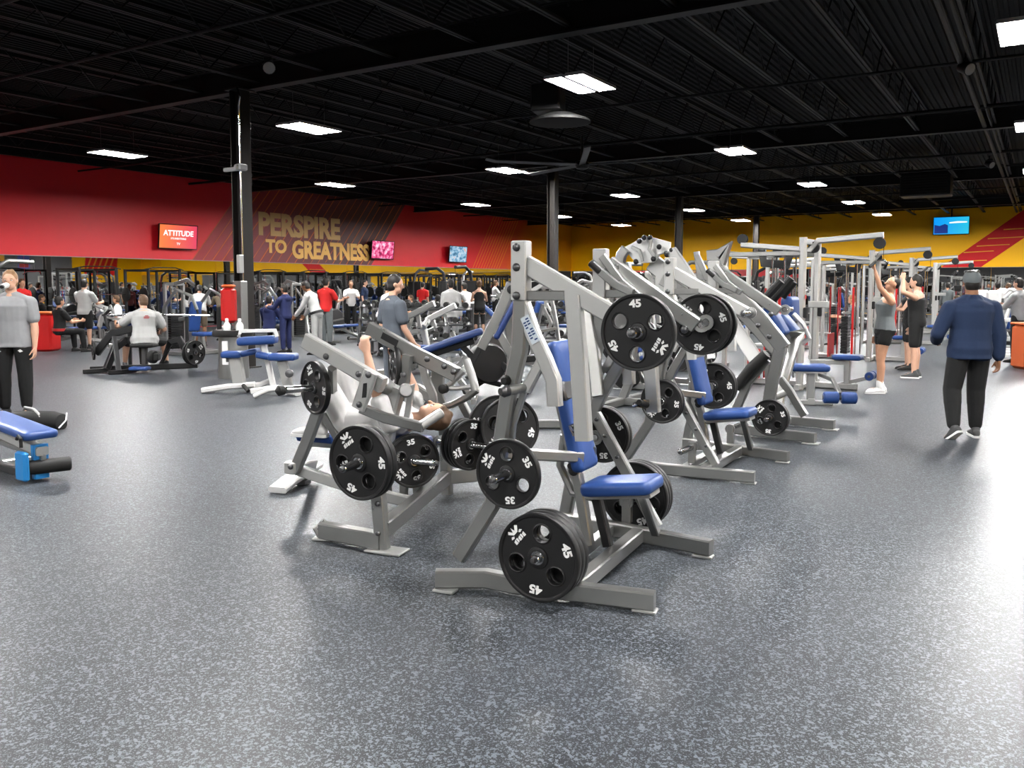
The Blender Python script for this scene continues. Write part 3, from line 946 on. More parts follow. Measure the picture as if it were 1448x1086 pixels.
        peg(e, (hub.x, n * sd + .02 * sd, hub.z), (hub.x, (-.75) * sd, hub.z))
        hub = P(718, 670, -.66)
        peg(e, (hub.x, (n + .03) * sd, hub.z), (hub.x, -.82 * sd, hub.z))
        hub = P(768, 784, -.70)
        peg(e, (hub.x, -.50 * sd, hub.z), (hub.x, -.80 * sd, hub.z))
        p0 = Vector((hub.x, -.52 * sd, hub.z))
        MB().path([Vector((hub.x, -.52 * sd, .1)), p0 + Vector((0, 0, .04))], .05, .06, S).build('peg_post', 'silver', e)
        MB().path([Vector((P(707, 640).x, n * sd, P(707, 640).z)), Vector((-.12, -.08 * sd, .62))], .05, .06, c=.008).build('tie_bar', 'silver', e)
    # front strut with the elbow
    f = -1 if strut_near else 1
    def F(px, py):
        p = base.Q(px, py, .50)
        return Vector((p.x, p.y * f, p.z))
    s = [F(929, 738), F(840, 582), F(850, 560), F(878, 512), F(893, 470)]
    s[0].z = .10
    MB().path(s, .055, .07, S, c=.008).build('strut', 'silver', e)
    bolts(e, [F(x, y) + Vector((0, -.03 * (1 if f == 1 else 1), 0)) for x, y in ((912, 708), (893, 676), (875, 645), (858, 615), (846, 592))], (0, -1, 0), .014)
    # seat and backrest on the middle line
    sp = Q(884, 692, 0)
    pad('seat', (sp.x - .02, 0, .465), (.42, .30, .075), rotY(R(-8)), 'blue_vinyl', e)
    MB().box((sp.x - .02, 0, .415), (.40, .16, .03), mtx=rotY(R(-8)), c=.004).build('seat_bracket', 'silver_light', e)
    bt, bb = Q(789, 482, .0), Q(829, 664, .0)
    d = (bt - bb).normalized(); nx = Vector((d.z, 0, -d.x))
    mt = Matrix((d, Vector((0, -1, 0)), nx)).transposed()
    L = (bt - bb).length
    pad('backrest', bb + d * (L * .5), (L, .27, .07), mt, 'blue_vinyl', e)
    MB().box(bb + d * (L * .62), (.11, .285, .085), mtx=mt, c=.01).build('strap', 'steel_dark', e)
    k0 = bb - nx * .065 - d * .1; k1 = bt - nx * .065 - d * .05
    MB().path([k1, k0, Vector((sp.x - .22, 0, .09))], .06, .06, S, c=.008).build('back_post', 'silver', e)
    MB().tube([bb + d * .22 - nx * .09, bb + d * .05 - nx * .16, bb - d * .12 - nx * .12, bb - d * .17 + nx * .02], .025, 10).build('curved_tube', 'silver', e)
    MB().path([Vector((sp.x - .18, 0, .40)), Vector((sp.x - .10, 0, .10))], .055, .055, S).build('seat_post', 'black_metal', e)
    MB().path([Vector((sp.x + .08, .05, .41)), Vector((m2.x + .12, m2.y - .05, .1))], .05, .05, None).build('seat_strut', 'silver', e)
    for x in (-.03, .05):
        MB().cyl((k0.x + x * .3, -.12, k0.z + .18 + x), (k0.x + x * .3, .12, k0.z + .18 + x), .022).build('adjuster', 'black_metal', e)
    MB().lathe([(.01, 0), (.03, .02), (.03, .05), (.012, .06)], (k0.x, -.05, k0.z + .12), (0, -1, 0), 12, True).build('knob', 'black_metal', e)
    hubs = {}
    for nm, px, py, y in (('arm', 902, 470, -.66), ('mid', 718, 670, -.66), ('low', 768, 784, -.70)):
        hubs[nm] = Q(px, py, y)
    return e, hubs

ME, HUBS = press_machine(A, 'silver plate-loaded shoulder press with blue seat, largest machine standing in the front')
def near_plate(rig, h, key, y, spin, label, sd=1, group='plates on the front press', detail=True):
    p = Vector((h.x, y * sd, h.z))
    return plate(key, rig.W(p), rig.D((0, -sd, 0) if sd == 1 else (0, -1, 0)), spin, label, group, detail)
near_plate(A, HUBS['low'], '45', -.745, R(0), 'black 45 plate facing out, outermost on the lowest front peg of the front press')
near_plate(A, HUBS['low'], '45', -.700, R(0), 'middle black plate of the three on the lowest front peg of the front press')
near_plate(A, HUBS['low'], '45', -.655, R(20), 'innermost black plate of the three on the lowest front peg of the front press')
near_plate(A, HUBS['mid'], '35', -.655, R(12), 'black 35 plate on the chromed peg beside the rear leg of the front press')
near_plate(A, HUBS['arm'], '45s', -.655, R(-170), 'black plate high on the near lever of the front press')
near_plate(A, HUBS['low'], '45', -.655, R(25), 'nearest black plate behind the blue seat, low on the far side of the front press', -1)
near_plate(A, HUBS['low'], '45', -.700, R(60), 'second black plate behind the blue seat, low on the far side of the front press', -1)
near_plate(A, HUBS['low'], '45', -.745, R(10), 'farthest black plate behind the blue seat, low on the far side of the front press', -1)
near_plate(A, HUBS['mid'], '35', -.655, R(10), 'nearer black plate behind the perforated strut of the front press', -1)
near_plate(A, HUBS['mid'], '35', -.698, R(50), 'farther black plate behind the perforated strut of the front press', -1)
p = A.Q(992, 459, .60); plate('45s', A.W(p), A.D((0, -1, 0)), R(0), 'black plate high on the far lever of the front press', 'plates on the front press')
p = A.Q(999, 458, .645); plate('35', A.W(p), A.D((0, -1, 0)), R(40), 'rear black plate high on the far lever of the front press', 'plates on the front press')
peg(ME, A.Q(992, 459, .53), A.Q(996, 459, .70))

C = Rig(cam2w(1.85, 7.5), 0)
MC, _ = press_machine(C, 'silver shoulder press with blue seat standing directly behind the front press', True, drop=False)
near_plate(C, HUBS['mid'], '35', -.655, R(90), 'front black plate of the pair beside the leg of the second press', 1, 'plates on the second press')
near_plate(C, HUBS['mid'], '35', -.612, R(30), 'rear black plate of the pair beside the leg of the second press', 1, 'plates on the second press')
near_plate(C, HUBS['mid'], '45', -.655, R(100), 'nearer black plate between the second press and its backrest', -1, 'plates on the second press')
near_plate(C, HUBS['mid'], '45', -.70, R(30), 'farther black plate between the second press and its backrest', -1, 'plates on the second press')
# ------------------------------------------------------------------ the low press with the lying person (left front)
B = Rig(cam2w(-.47, 5.8), R(10))
def low_press():
    Q = B.Q; S = (0, 1, 0)
    e = empty('bench_press_machine', B.o, B.yaw, 'silver plate-loaded bench press with two raised levers, left of the front press', 'gym machine', 'plate-loaded press machines')
    n = -.55
    a, b = B.Gd(456, 750, .06), B.Gd(541, 766, .06)
    a.z = b.z = .065
    MB().path([a, b], .08, .10, c=.008).build('base_rail', 'silver', e)
    feet(e, [((b.x + .03, b.y - .03, 0), 0), ((a.x, a.y, 0), .3)])
    MB().box((b.x + .03, b.y, .012), (.24, .14, .012), c=.003).build('foot_plate', 'silver_light', e, smooth=False)
    MB().tube([a + Vector((-.02, 0, -.04)), a + Vector((-.05, 0, .0)), a + Vector((.0, .03, .05))], .02, 8).build('end_cap', 'silver', e)
    base = Vector((b.x, b.y, .02))
    pt = B.Q(528, 640, b.y)
    MB().path([base, Vector((b.x - .02, b.y, .3)), Vector((pt.x, b.y, .55))], .06, .085, S, c=.008).build('peg_post', 'silver', e)
    bolts(e, [Vector((b.x - .01, b.y - .035, z)) for z in (.12, .3)], (0, -1, 0), .016)
    c = B.Gd(632, 698, .0)
    MB().path([Vector((b.x, b.y, .13)), Vector((c.x, c.y, .13)), B.Gd(705, 668, .1)], .08, .10, c=.008).build('cross_beam', 'silver', e)
    cy = c.y
    MB().path([Vector((c.x, cy, 0.0)), Q(629, 610, cy), Q(622, 580, cy), Q(608, 561, cy), Q(590, 550, cy), Q(572, 549, cy)], .07, .085, S, c=.012).build('gooseneck_upright', 'silver', e)
    # levers
    y1, y2 = -.42, .25
    MB().path([Q(432, 481, y1), Q(520, 532, y1), Q(542, 545, y1)], .065, .105, S, c=.008).build('press_lever', 'silver_light', e)
    bolts(e, [Q(461, 504, y1 - .032), Q(507, 529, y1 - .032)], (0, -1, 0), .022)
    o = MB().path([Q(525, 526, y1 - .06), Q(507, 578, y1 - .06)], .04, .10, S, c=.01).build('link_arm', 'silver_light', e)
    bolts(e, [Q(521, 530, y1 - .08), Q(508, 572, y1 - .08)], (0, -1, 0), .022)
    k = Q(514, 552, y1 - .082)
    MB().poly([k + Vector((-.012, 0, -.05)), k + Vector((.02, 0, -.045)), k + Vector((.028, 0, .05)), k + Vector((0, 0, .045))], (0, -1, 0), .003).build('emblem', 'black_metal', o, smooth=False)
    MB().path([Q(511, 577, y1 - .03), Q(545, 591, y1 - .03), Q(598, 604, y1 - .03)], .05, .065, S, c=.008).build('handle_bar', 'silver', e)
    MB().cyl(Q(594, 603, y1 - .03), Q(625, 583, y1 + .1), .032).build('hand_grip', 'silver_light', e)
    MB().path([Q(522, 464, y2), Q(592, 503, y2), Q(646, 530, y2)], .065, .105, S, c=.008).build('press_lever', 'silver', e)
    bolts(e, [Q(604, 508, y2 - .034), Q(628, 518, y2 - .034), Q(641, 526, y2 - .034)], (0, -1, 0), .022)
    MB().path([Q(540, 474, y2 - .034), Q(562, 486, y2 - .034)], .006, .05, S).build('sticker', 'black_metal', e)
    MB().path([Q(577, 502, y2 - .05), Q(570, 550, y2 - .05)], .05, .075, S, c=.008).build('link_arm', 'silver', e)
    bolts(e, [Q(570, 530, y2 - .077), Q(573, 553, y2 - .077)], (0, -1, 0), .022)
    MB().path([Q(597, 515, y2), Q(602, 535, y2), Q(612, 558, y2), Q(614, 580, y2)], .03, .06, S).build('side_plate', 'silver_light', e)
    MB().path([Q(620, 520, y2 + .1), Q(618, 560, y2 + .1), Q(626, 580, y2 + .1)], .03, .10, S).build('side_plate', 'silver', e)
    MB().tube([Q(656, 524, y2), Q(643, 537, y2), Q(630, 549, y2)], .02, 10).build('lever_rod', 'silver_light', e)
    MB().lathe([(.01, 0), (.035, .01), (.035, .05), (.01, .06)], Q(630, 549, y2), (0, -1, 0), 14, True).build('rubber_cap', 'black_rubber', e)
    MB().tube([Q(630, 549, y2), Q(645, 549, y2), Q(672, 546, y2)], .018, 10).build('lever_rod', 'silver_light', e)
    MB().tube([Q(659, 508, y2), Q(667, 530, y2), Q(673, 552, y2)], .03, 12).build('hand_grip', 'silver_light', e)
    MB().tube([Q(675, 551, y2), Q(660, 562, y2), Q(640, 572, y2), Q(628, 575, y2)], .025, 10).build('lever_rod', 'silver', e)
    MB().path([Q(651, 566, y2 + .2), Q(668, 598, y2 + .2)], .05, .06, S).build('strut', 'silver', e)
    # seat column, hub, bench
    MB().path([Q(562, 547, -.12), Q(553, 580, -.12), Q(545, 625, -.12)], .09, .11, S, c=.015).build('column', 'silver_light', e)
    MB().path([Q(545, 625, -.12), Q(548, 700, -.12)], .05, .06, S, c=.01).build('column_foot', 'silver', e)
    MB().cyl(Q(538, 540, -.25), Q(558, 556, -.02), .055).build('pivot', 'silver_light', e)
    MB().cyl(Q(574, 552, -.15), Q(572, 553, .1), .05).build('pivot', 'silver', e)
    MB().path([Q(538, 545, -.12), Q(565, 552, -.12), Q(582, 548, -.12), Q(575, 590, -.1), Q(572, 604, -.1)], .02, .04, S).build('link_plate', 'silver_light', e)
    pa, pb = Q(432, 622, .05), Q(602, 626, .05)
    mid = (pa + pb) * .5
    pad('bench_pad', (mid.x, .05, .49), (abs(pb.x - pa.x), .29, .07), Matrix.Identity(3), 'blue_vinyl', e)
    MB().path([Vector((pa.x + .05, .05, .43)), Vector((pb.x - .05, .05, .43))], .06, .06, S).build('bench_rail', 'silver', e)
    MB().path([Vector((pb.x - .1, .05, .42)), Vector((pb.x - .05, .05, .1)), Vector((c.x, .2, .1))], .05, .06, S).build('bench_leg', 'silver', e)
    # rear leg with foot, far left
    MB().path([Q(452, 575, -.28), Q(434, 625, -.28), Q(417, 665, -.28)], .05, .085, S, c=.01).build('rear_leg', 'silver', e)
    MB().path([Q(458, 586, -.1), Q(479, 622, -.1)], .04, .055, S).build('brace', 'silver', e)
    MB().box(Q(413, 661, -.28), (.10, .07, .09), c=.01).build('bracket', 'silver_light', e)
    MB().bolt(Q(411, 660, -.32), (0, -1, 0), .02).build('bolt', 'steel_dark', e)
    p0, p1 = Q(420, 664, -.24), Q(500, 690, -.24)
    MB().path([p0, p1, Vector((b.x - .1, -.2, .12))], .05, .075, S).build('side_rail', 'silver_light', e)
    f0, f1 = B.Gd(392, 693, .03), B.Gd(445, 668, .05)
    MB().path([f0, f0.lerp(f1, .3) + Vector((0, 0, .03)), f1 + Vector((0, 0, .07))], .16, .05, None, c=.015).build('rear_foot', 'white_metal', e)
    MB().box(B.Gd(428, 681, .03), (.1, .1, .05), c=.01).build('foot_plate', 'steel_dark', e)
    MB().path([f1 + Vector((0, 0, .07)), Vector((p0.x, -.24, p0.z))], .06, .07).build('brace', 'silver', e)
    # pegs
    h1 = Q(507, 655, b.y - .10)
    peg(e, (h1.x, b.y - .02, h1.z), (h1.x, b.y - .27, h1.z))
    h2 = Q(446, 548, -.33)
    peg(e, h2 + Vector((.06, .12, 0)), h2 + Vector((-.10, -.20, 0)))
    MB().lathe([(.01, 0), (.03, .01), (.035, .05), (.01, .07)], h2 + Vector((-.10, -.20, 0)), (-.45, -.9, 0), 12, True).build('rubber_cap', 'black_rubber', e)
    MB().path([h2 + Vector((.06, .12, -.03)), Q(470, 520, y1)], .05, .05, S).build('peg_bracket', 'silver', e)
    h3 = Q(585, 652, -.10); h4 = Q(665, 629, .3)
    peg(e, h3 + Vector((-.1, .0, 0)), h3 + Vector((.17, 0, 0)))
    MB().path([h3 + Vector((-.08, 0, 0)), Vector((h3.x - .08, -.1, .12))], .05, .05, S).build('peg_post', 'silver', e)
    peg(e, Vector((c.x + .04, h4.y, h4.z)), h4 + Vector((.26, 0, 0)))
    MB().path([Vector((c.x + .03, cy, h4.z)), Vector((c.x + .03, h4.y, h4.z))], .05, .05).build('peg_bracket', 'silver', e)
    W, D = B.W, B.D
    gp = 'plates on the low bench press'
    nn = D((-.12, -1, 0))
    plate('45', W((h1.x, h1.y + .02, h1.z)), nn, R(-15), 'black 45 plate low at the front of the bench press left of centre', gp)
    plate('45', W((h1.x + .006, h1.y + .066, h1.z)), nn, R(60), 'inner black plate low at the front of the bench press left of centre', gp)
    n2 = D((-.45, -.9, 0))
    plate('35', W(h2), n2, R(-25), 'black 35 plate high on the left end of the bench press levers', gp)
    n3 = D((.95, -.42, 0))
    plate('35', W(h3), D((1, 0, 0)) + D((0, -.9, 0)), R(80), 'smaller black plate next to the low 45 plate, right of it', gp)
    plate('35', W(h3 + Vector((-.035, .035, 0))), D((1, -.9, 0)), R(20), 'small black plate tucked behind the one right of the low 45 plate', gp)
    plate('35', W(h4), D((1, -.55, 0)), R(60), 'black plate with peg beside the gooseneck upright of the bench press', gp)
    plate('35', W(h4 + Vector((-.042, .023, 0))), D((1, -.55, 0)), R(10), 'middle black plate beside the gooseneck upright of the bench press', gp)
    plate('35', W(h4 + Vector((-.084, .046, 0))), D((1, -.55, 0)), R(40), 'inner black plate beside the gooseneck upright of the bench press', gp)
    q = Q(558, 518, y2 + .05)
    plate('35', W(q), D((-.9, -.75, 0)), R(140), 'black plate seen at a slant under the far lever of the bench press', gp)
    return e
MBENCH = low_press()
# plates on the floor-standing machine between the two
h = A.Q(704, 602, .9)
plate('45', A.W(h), Vector((.75, -.6, .15)), R(30), 'dark black plate half hidden between the bench press and the front press', 'plates between the presses')
plate('45', A.W(h) + Vector((.09, .02, -.01)), Vector((.75, -.6, .12)), R(80), 'second dark black plate half hidden between the bench press and the front press', 'plates between the presses')

# ------------------------------------------------------------------ row machine with the long slanted lever (behind the second press)
Dm = Rig(cam2w(3.0, 9.0), 0)
def lever_row():
    Q = Dm.Q; S = (0, 1, 0)
    e = empty('lever_row_machine', Dm.o, Dm.yaw, 'silver lever row machine with long slanted beam behind the second press', 'gym machine', 'plate-loaded row machines')
    def rail(p, q):
        a, b = Dm.Gd(*p, .06), Dm.Gd(*q, .06)
        a.z = b.z = .065
        MB().path([a, b], .08, .10, c=.008).build('base_rail', 'silver', e)
        MB().box((b.x - .04, b.y, .009), (.16, .14, .014), c=.003).build('foot_plate', 'silver_light', e, smooth=False)
        return a, b
    r1 = rail((1040, 607), (1153, 620)); r2 = rail((1090, 592), (1180, 601))
    MB().path([r1[0].lerp(r1[1], .3), r2[0].lerp(r2[1], .3)], .08, .08).build('cross_beam', 'silver', e)
    n = -.4
    MB().path([Q(1008, 368, n), Q(1040, 414, n), Q(1075, 450, n), Q(1108, 492, n)], .09, .15, S, c=.01).build('row_lever', 'silver', e)
    bolts(e, [Q(1014, 378, n - .047), Q(1072, 460, n - .047), Q(1088, 476, n - .047)], (0, -1, 0), .026)
    MB().path([Q(1001, 362, n), Q(1018, 360, n), Q(1023, 357, n), Q(1017, 376, n)], .08, .12, S).build('head_plate', 'silver', e)
    MB().path([Q(985, 356, n + .3), Q(990, 392, n + .3), Q(1010, 392, n + .3), Q(1003, 370, n + .3)], .05, .06, S).build('link_plate', 'silver', e)
    MB().path([Q(985, 360, n + .1), Q(1000, 393, n + .1), Q(1036, 406, n + .1)], .05, .06, S).build('link_plate', 'silver', e)
    MB().path([Q(1015, 425, n + .15), Q(1068, 507, n + .15)], .04, .15, S, c=.01).build('guard_plate', 'white_metal', e)
    MB().path([Q(1003, 400, n + .5), Q(1060, 455, n + .5), Q(1100, 500, n + .5)], .07, .11, S).build('row_lever', 'silver', e)
    MB().lathe([(.02, -.1), (.09, -.08), (.11, 0), (.09, .08), (.02, .1)], Q(1019, 414, n + .2), (.5, -.8, .3), 16, True).build('counterweight', 'black_metal', e)
    MB().tube([Q(1084, 500, n), Q(1062, 520, n), Q(1040, 548, n)], .055, 12).build('foam_roller', 'black_rubber', e)
    MB().path([Q(1085, 508, n + .1), Q(1058, 540, n + .1), Q(1036, 590, n + .1)], .07, .09, S).build('front_leg', 'silver', e)
    MB().path([Q(1104, 490, n), Q(1092, 540, n), Q(1082, 600, n)], .08, .12, S).build('upright', 'silver', e)
    MB().path([Q(1086, 515, n + .5), Q(1090, 560, n + .5), Q(1098, 590, n + .5)], .06, .08, S).build('upright', 'silver', e)
    MB().path([Q(1103, 535, n + .3), Q(1116, 552, n + .3), Q(1138, 588, n + .3)], .07, .08, S).build('strut', 'silver', e)
    MB().cyl(Q(1094, 563, n + .3), Q(1114, 554, n + .3), .035).build('pivot', 'silver_light', e)
    h = Q(1088, 591, -.62)
    peg(e, (h.x, n, h.z), (h.x, -.75, h.z))
    plate('35', Dm.W((h.x, -.60, h.z)), (0, -1, 0), R(0), 'black plate low behind the blue seat of the second press', 'plates on the lever row')
    plate('35', Dm.W((h.x, -.56, h.z)), (0, -1, 0), R(70), 'rear black plate low behind the blue seat of the second press', 'plates on the lever row')
    # chest pads and handles
    def slant_pad(nm, a, b, w, y, th=.07):
        p, q = Q(*a, y), Q(*b, y)
        d = (q - p).normalized(); nx = Vector((d.z, 0, -d.x))
        pad(nm, (p + q) * .5, ((q - p).length, w, th), Matrix((d, Vector((0, 1, 0)), nx)).transposed(), 'blue_vinyl', e)
    slant_pad('chest_pad', (1086, 432), (1110, 474), .24, .4, .10)
    slant_pad('chest_pad', (1105, 446), (1132, 478), .24, .9, .10)
    slant_pad('head_pad', (1117, 419), (1118, 455), .42, 1.3, .14)
    for a, b, y in (((1072, 432), (1105, 397), .5), ((1090, 428), (1119, 393), .8), ((1106, 420), (1123, 398), 1.0)):
        MB().tube([Q(*a, y), Q(*b, y)], .045, 10).build('hand_grip', 'black_rubber', e)
    MB().path([Q(1112, 475, .5), Q(1126, 470, .7), Q(1120, 500, .6), Q(1103, 560, .5), Q(1100, 600, .4)], .08, .10, S).build('pad_post', 'silver', e)
    MB().tube([Q(1122, 444, .95), Q(1136, 458, .95), Q(1144, 478, .95), Q(1134, 486, .95)], .03, 8).build('curved_tube', 'silver_light', e)
    MB().tube([Q(1062, 440, .3), Q(1075, 452, .3), Q(1096, 484, .3)], .05, 10).build('curved_tube', 'silver_light', e)
    return e
lever_row()

# tall white-grey machine whose head shows above the presses
def tall_head():
    T = Rig(cam2w(2.05, 10.6), 0)
    Q = T.Q; S = (0, 1, 0)
    e = empty('pulldown_machine', T.o, T.yaw, 'plate-loaded pulldown with white bolted crown, tallest behind the presses', 'gym machine', 'plate-loaded pulldown machines')
    c = [(878, 352), (892, 345), (905, 337), (912, 334), (922, 336), (938, 340), (945, 342), (944, 356), (930, 360), (922, 371), (905, 372), (894, 366), (886, 356)]
    MB().poly([Q(x, y, -.05) for x, y in c], (0, 1, 0), .10).build('crown_plate', 'white_metal', e, smooth=False)
    for k, (x, y) in enumerate(((904, 341), (911, 336), (919, 336), (932, 349), (924, 366), (899, 370), (943, 360), (950, 354))):
        MB().ball(Q(x, y, -.12), .035, 10, 7).build('bolt_cap', 'black_metal', e)
    MB().path([Q(893, 349, -.12), Q(904, 354, -.12), Q(909, 370, -.12)], .03, .04, S).build('link_plate', 'silver', e)
    MB().path([Q(921, 338, -.12), Q(918, 352, -.12), Q(926, 364, -.12)], .03, .04, S).build('link_plate', 'silver', e)
    MB().path([Q(876, 374, -.1), Q(879, 360, -.1), Q(885, 352, -.1)], .08, .13, S).build('head_plate', 'silver', e)
    MB().path([Q(949, 354, -.1), Q(966, 378, -.1), Q(986, 410, -.1), Q(1020, 455, -.1)], .09, .13, S).build('press_lever', 'silver_light', e)
    MB().path([Q(922, 371, .1), Q(940, 385, .1), Q(938, 430, .1)], .1, .22, S).build('cover_plate', 'silver_light', e)
    MB().path([Q(936, 395, -.15), Q(965, 412, -.15), Q(980, 425, -.15)], .06, .14, S).build('link_plate', 'silver', e)
    bolts(e, [Q(950, 414, -.19), Q(958, 420, -.19), Q(942, 358, -.17)], (0, -1, 0), .03)
    MB().path([Q(885, 372, .2), Q(900, 450, .2), Q(890, 540, .2)], .09, .11, S).build('upright', 'silver', e)
    p = Q(890, 540, .2)
    MB().path([Vector((p.x, .2, p.z)), Vector((p.x - .1, .2, .08))], .09, .11, S).build('upright', 'silver', e)
    MB().path([Vector((p.x - .6, .2, .06)), Vector((p.x + 1.0, .2, .06))], .09, .10, S).build('base_rail', 'silver', e)
    MB().path([Vector((p.x - .1, -.5, .06)), Vector((p.x - .1, .8, .06))], .09, .10).build('base_rail', 'silver', e)
    h = Q(948, 545, -.1)
    return e
tall_head()
# ------------------------------------------------------------------ people
def capsule(mb, a, b, ra, rb, seg=12):
    a, b = Vector(a), Vector(b)
    d = b - a
    L = d.length
    d = d / L if L > 1e-6 else Vector((0, 0, 1))
    prof = []
    for k in range(5):
        t = math.pi / 2 * (1 - k / 4)
        prof.append((max(.0004, ra * math.cos(t)), -ra * math.sin(t)))
    for k in range(5):
        t = math.pi / 2 * k / 4
        prof.append((max(.0004, rb * math.cos(t)), L + rb * math.sin(t)))
    return mb.lathe(prof, a, d, seg, True)

def ellring(c, right, fwd, rx, ry, n=20, sq=2.3):
    out = []
    for k in range(n):
        t = 2 * math.pi * k / n
        ct, st = math.cos(t), math.sin(t)
        x = math.copysign(abs(ct) ** (2 / sq), ct) * rx
        y = math.copysign(abs(st) ** (2 / sq), st) * ry
        out.append(c + right * x + fwd * y)
    return out

def organic(mb, name, material, voxel, parent=None, smooth=4):
    """merge overlapping closed shapes into one continuous skin"""
    me = mb.mesh(name, material, True, 180)
    o = bpy.data.objects.new(name, me)
    COL.objects.link(o)
    r = o.modifiers.new('r', 'REMESH'); r.mode = 'VOXEL'; r.voxel_size = voxel
    s = o.modifiers.new('s', 'SMOOTH'); s.factor = .5; s.iterations = smooth
    dg = bpy.context.evaluated_depsgraph_get(); dg.update()
    m2 = bpy.data.meshes.new_from_object(o.evaluated_get(dg))
    o.modifiers.clear()
    o.data = m2
    bpy.data.meshes.remove(me)
    m2.name = name
    m2.shade_smooth()
    m2.materials.clear(); m2.materials.append(M[material])
    if parent is not None: o.parent = parent
    return o

def nrm(v): return Vector(v).normalized()

def hand(mb, w, d, side, n, curl, s=1.0, thumb=.7):
    """palm with four fingers and a thumb; d = along the hand, side = towards the thumb, n = palm normal"""
    d = nrm(d); side = nrm(Vector(side) - d * Vector(side).dot(d)); n = nrm(Vector(n) - d * Vector(n).dot(d) - side * Vector(n).dot(side))
    rings = []
    for t, rx, ry in ((-.01, .024, .018), (.02, .034, .017), (.055, .041, .015), (.085, .039, .013), (.098, .03, .009)):
        rings.append(ellring(w + d * (t * s), side, n, rx * s, ry * s, 12))
    mb.rings(rings)
    for i, (off, L) in enumerate(((.031, .072), (.011, .082), (-.010, .076), (-.030, .060))):
        p = w + d * (.088 * s) + side * (off * s)
        dd = nrm(d + side * (off * 1.5))
        ang = 0
        for k, f in enumerate((.45, .32, .23)):
            ang += curl * (1.0 if k else .7) * (1 + .08 * i)
            v = dd * math.cos(ang) + n * math.sin(ang)
            q = p + v * (L * f * s)
            capsule(mb, p, q, (.0092 - .0008 * k) * s, (.0086 - .0008 * k) * s, 8)
            p = q
    p = w + d * (.025 * s) + side * (.028 * s)
    v = nrm(d * .75 + side * .75 + n * .25)
    q = p + v * (.038 * s); capsule(mb, p, q, .0125 * s, .0105 * s, 8)
    v2 = nrm(d * 1 + side * (.45 - .6 * thumb) + n * (.3 + .5 * thumb))
    q2 = q + v2 * (.03 * s); capsule(mb, q, q2, .0102 * s, .0095 * s, 8)
    v3 = nrm(d * 1 + side * (.2 - .8 * thumb) + n * (.4 + .6 * thumb))
    capsule(mb, q2, q2 + v3 * (.024 * s), .0095 * s, .008 * s, 8)

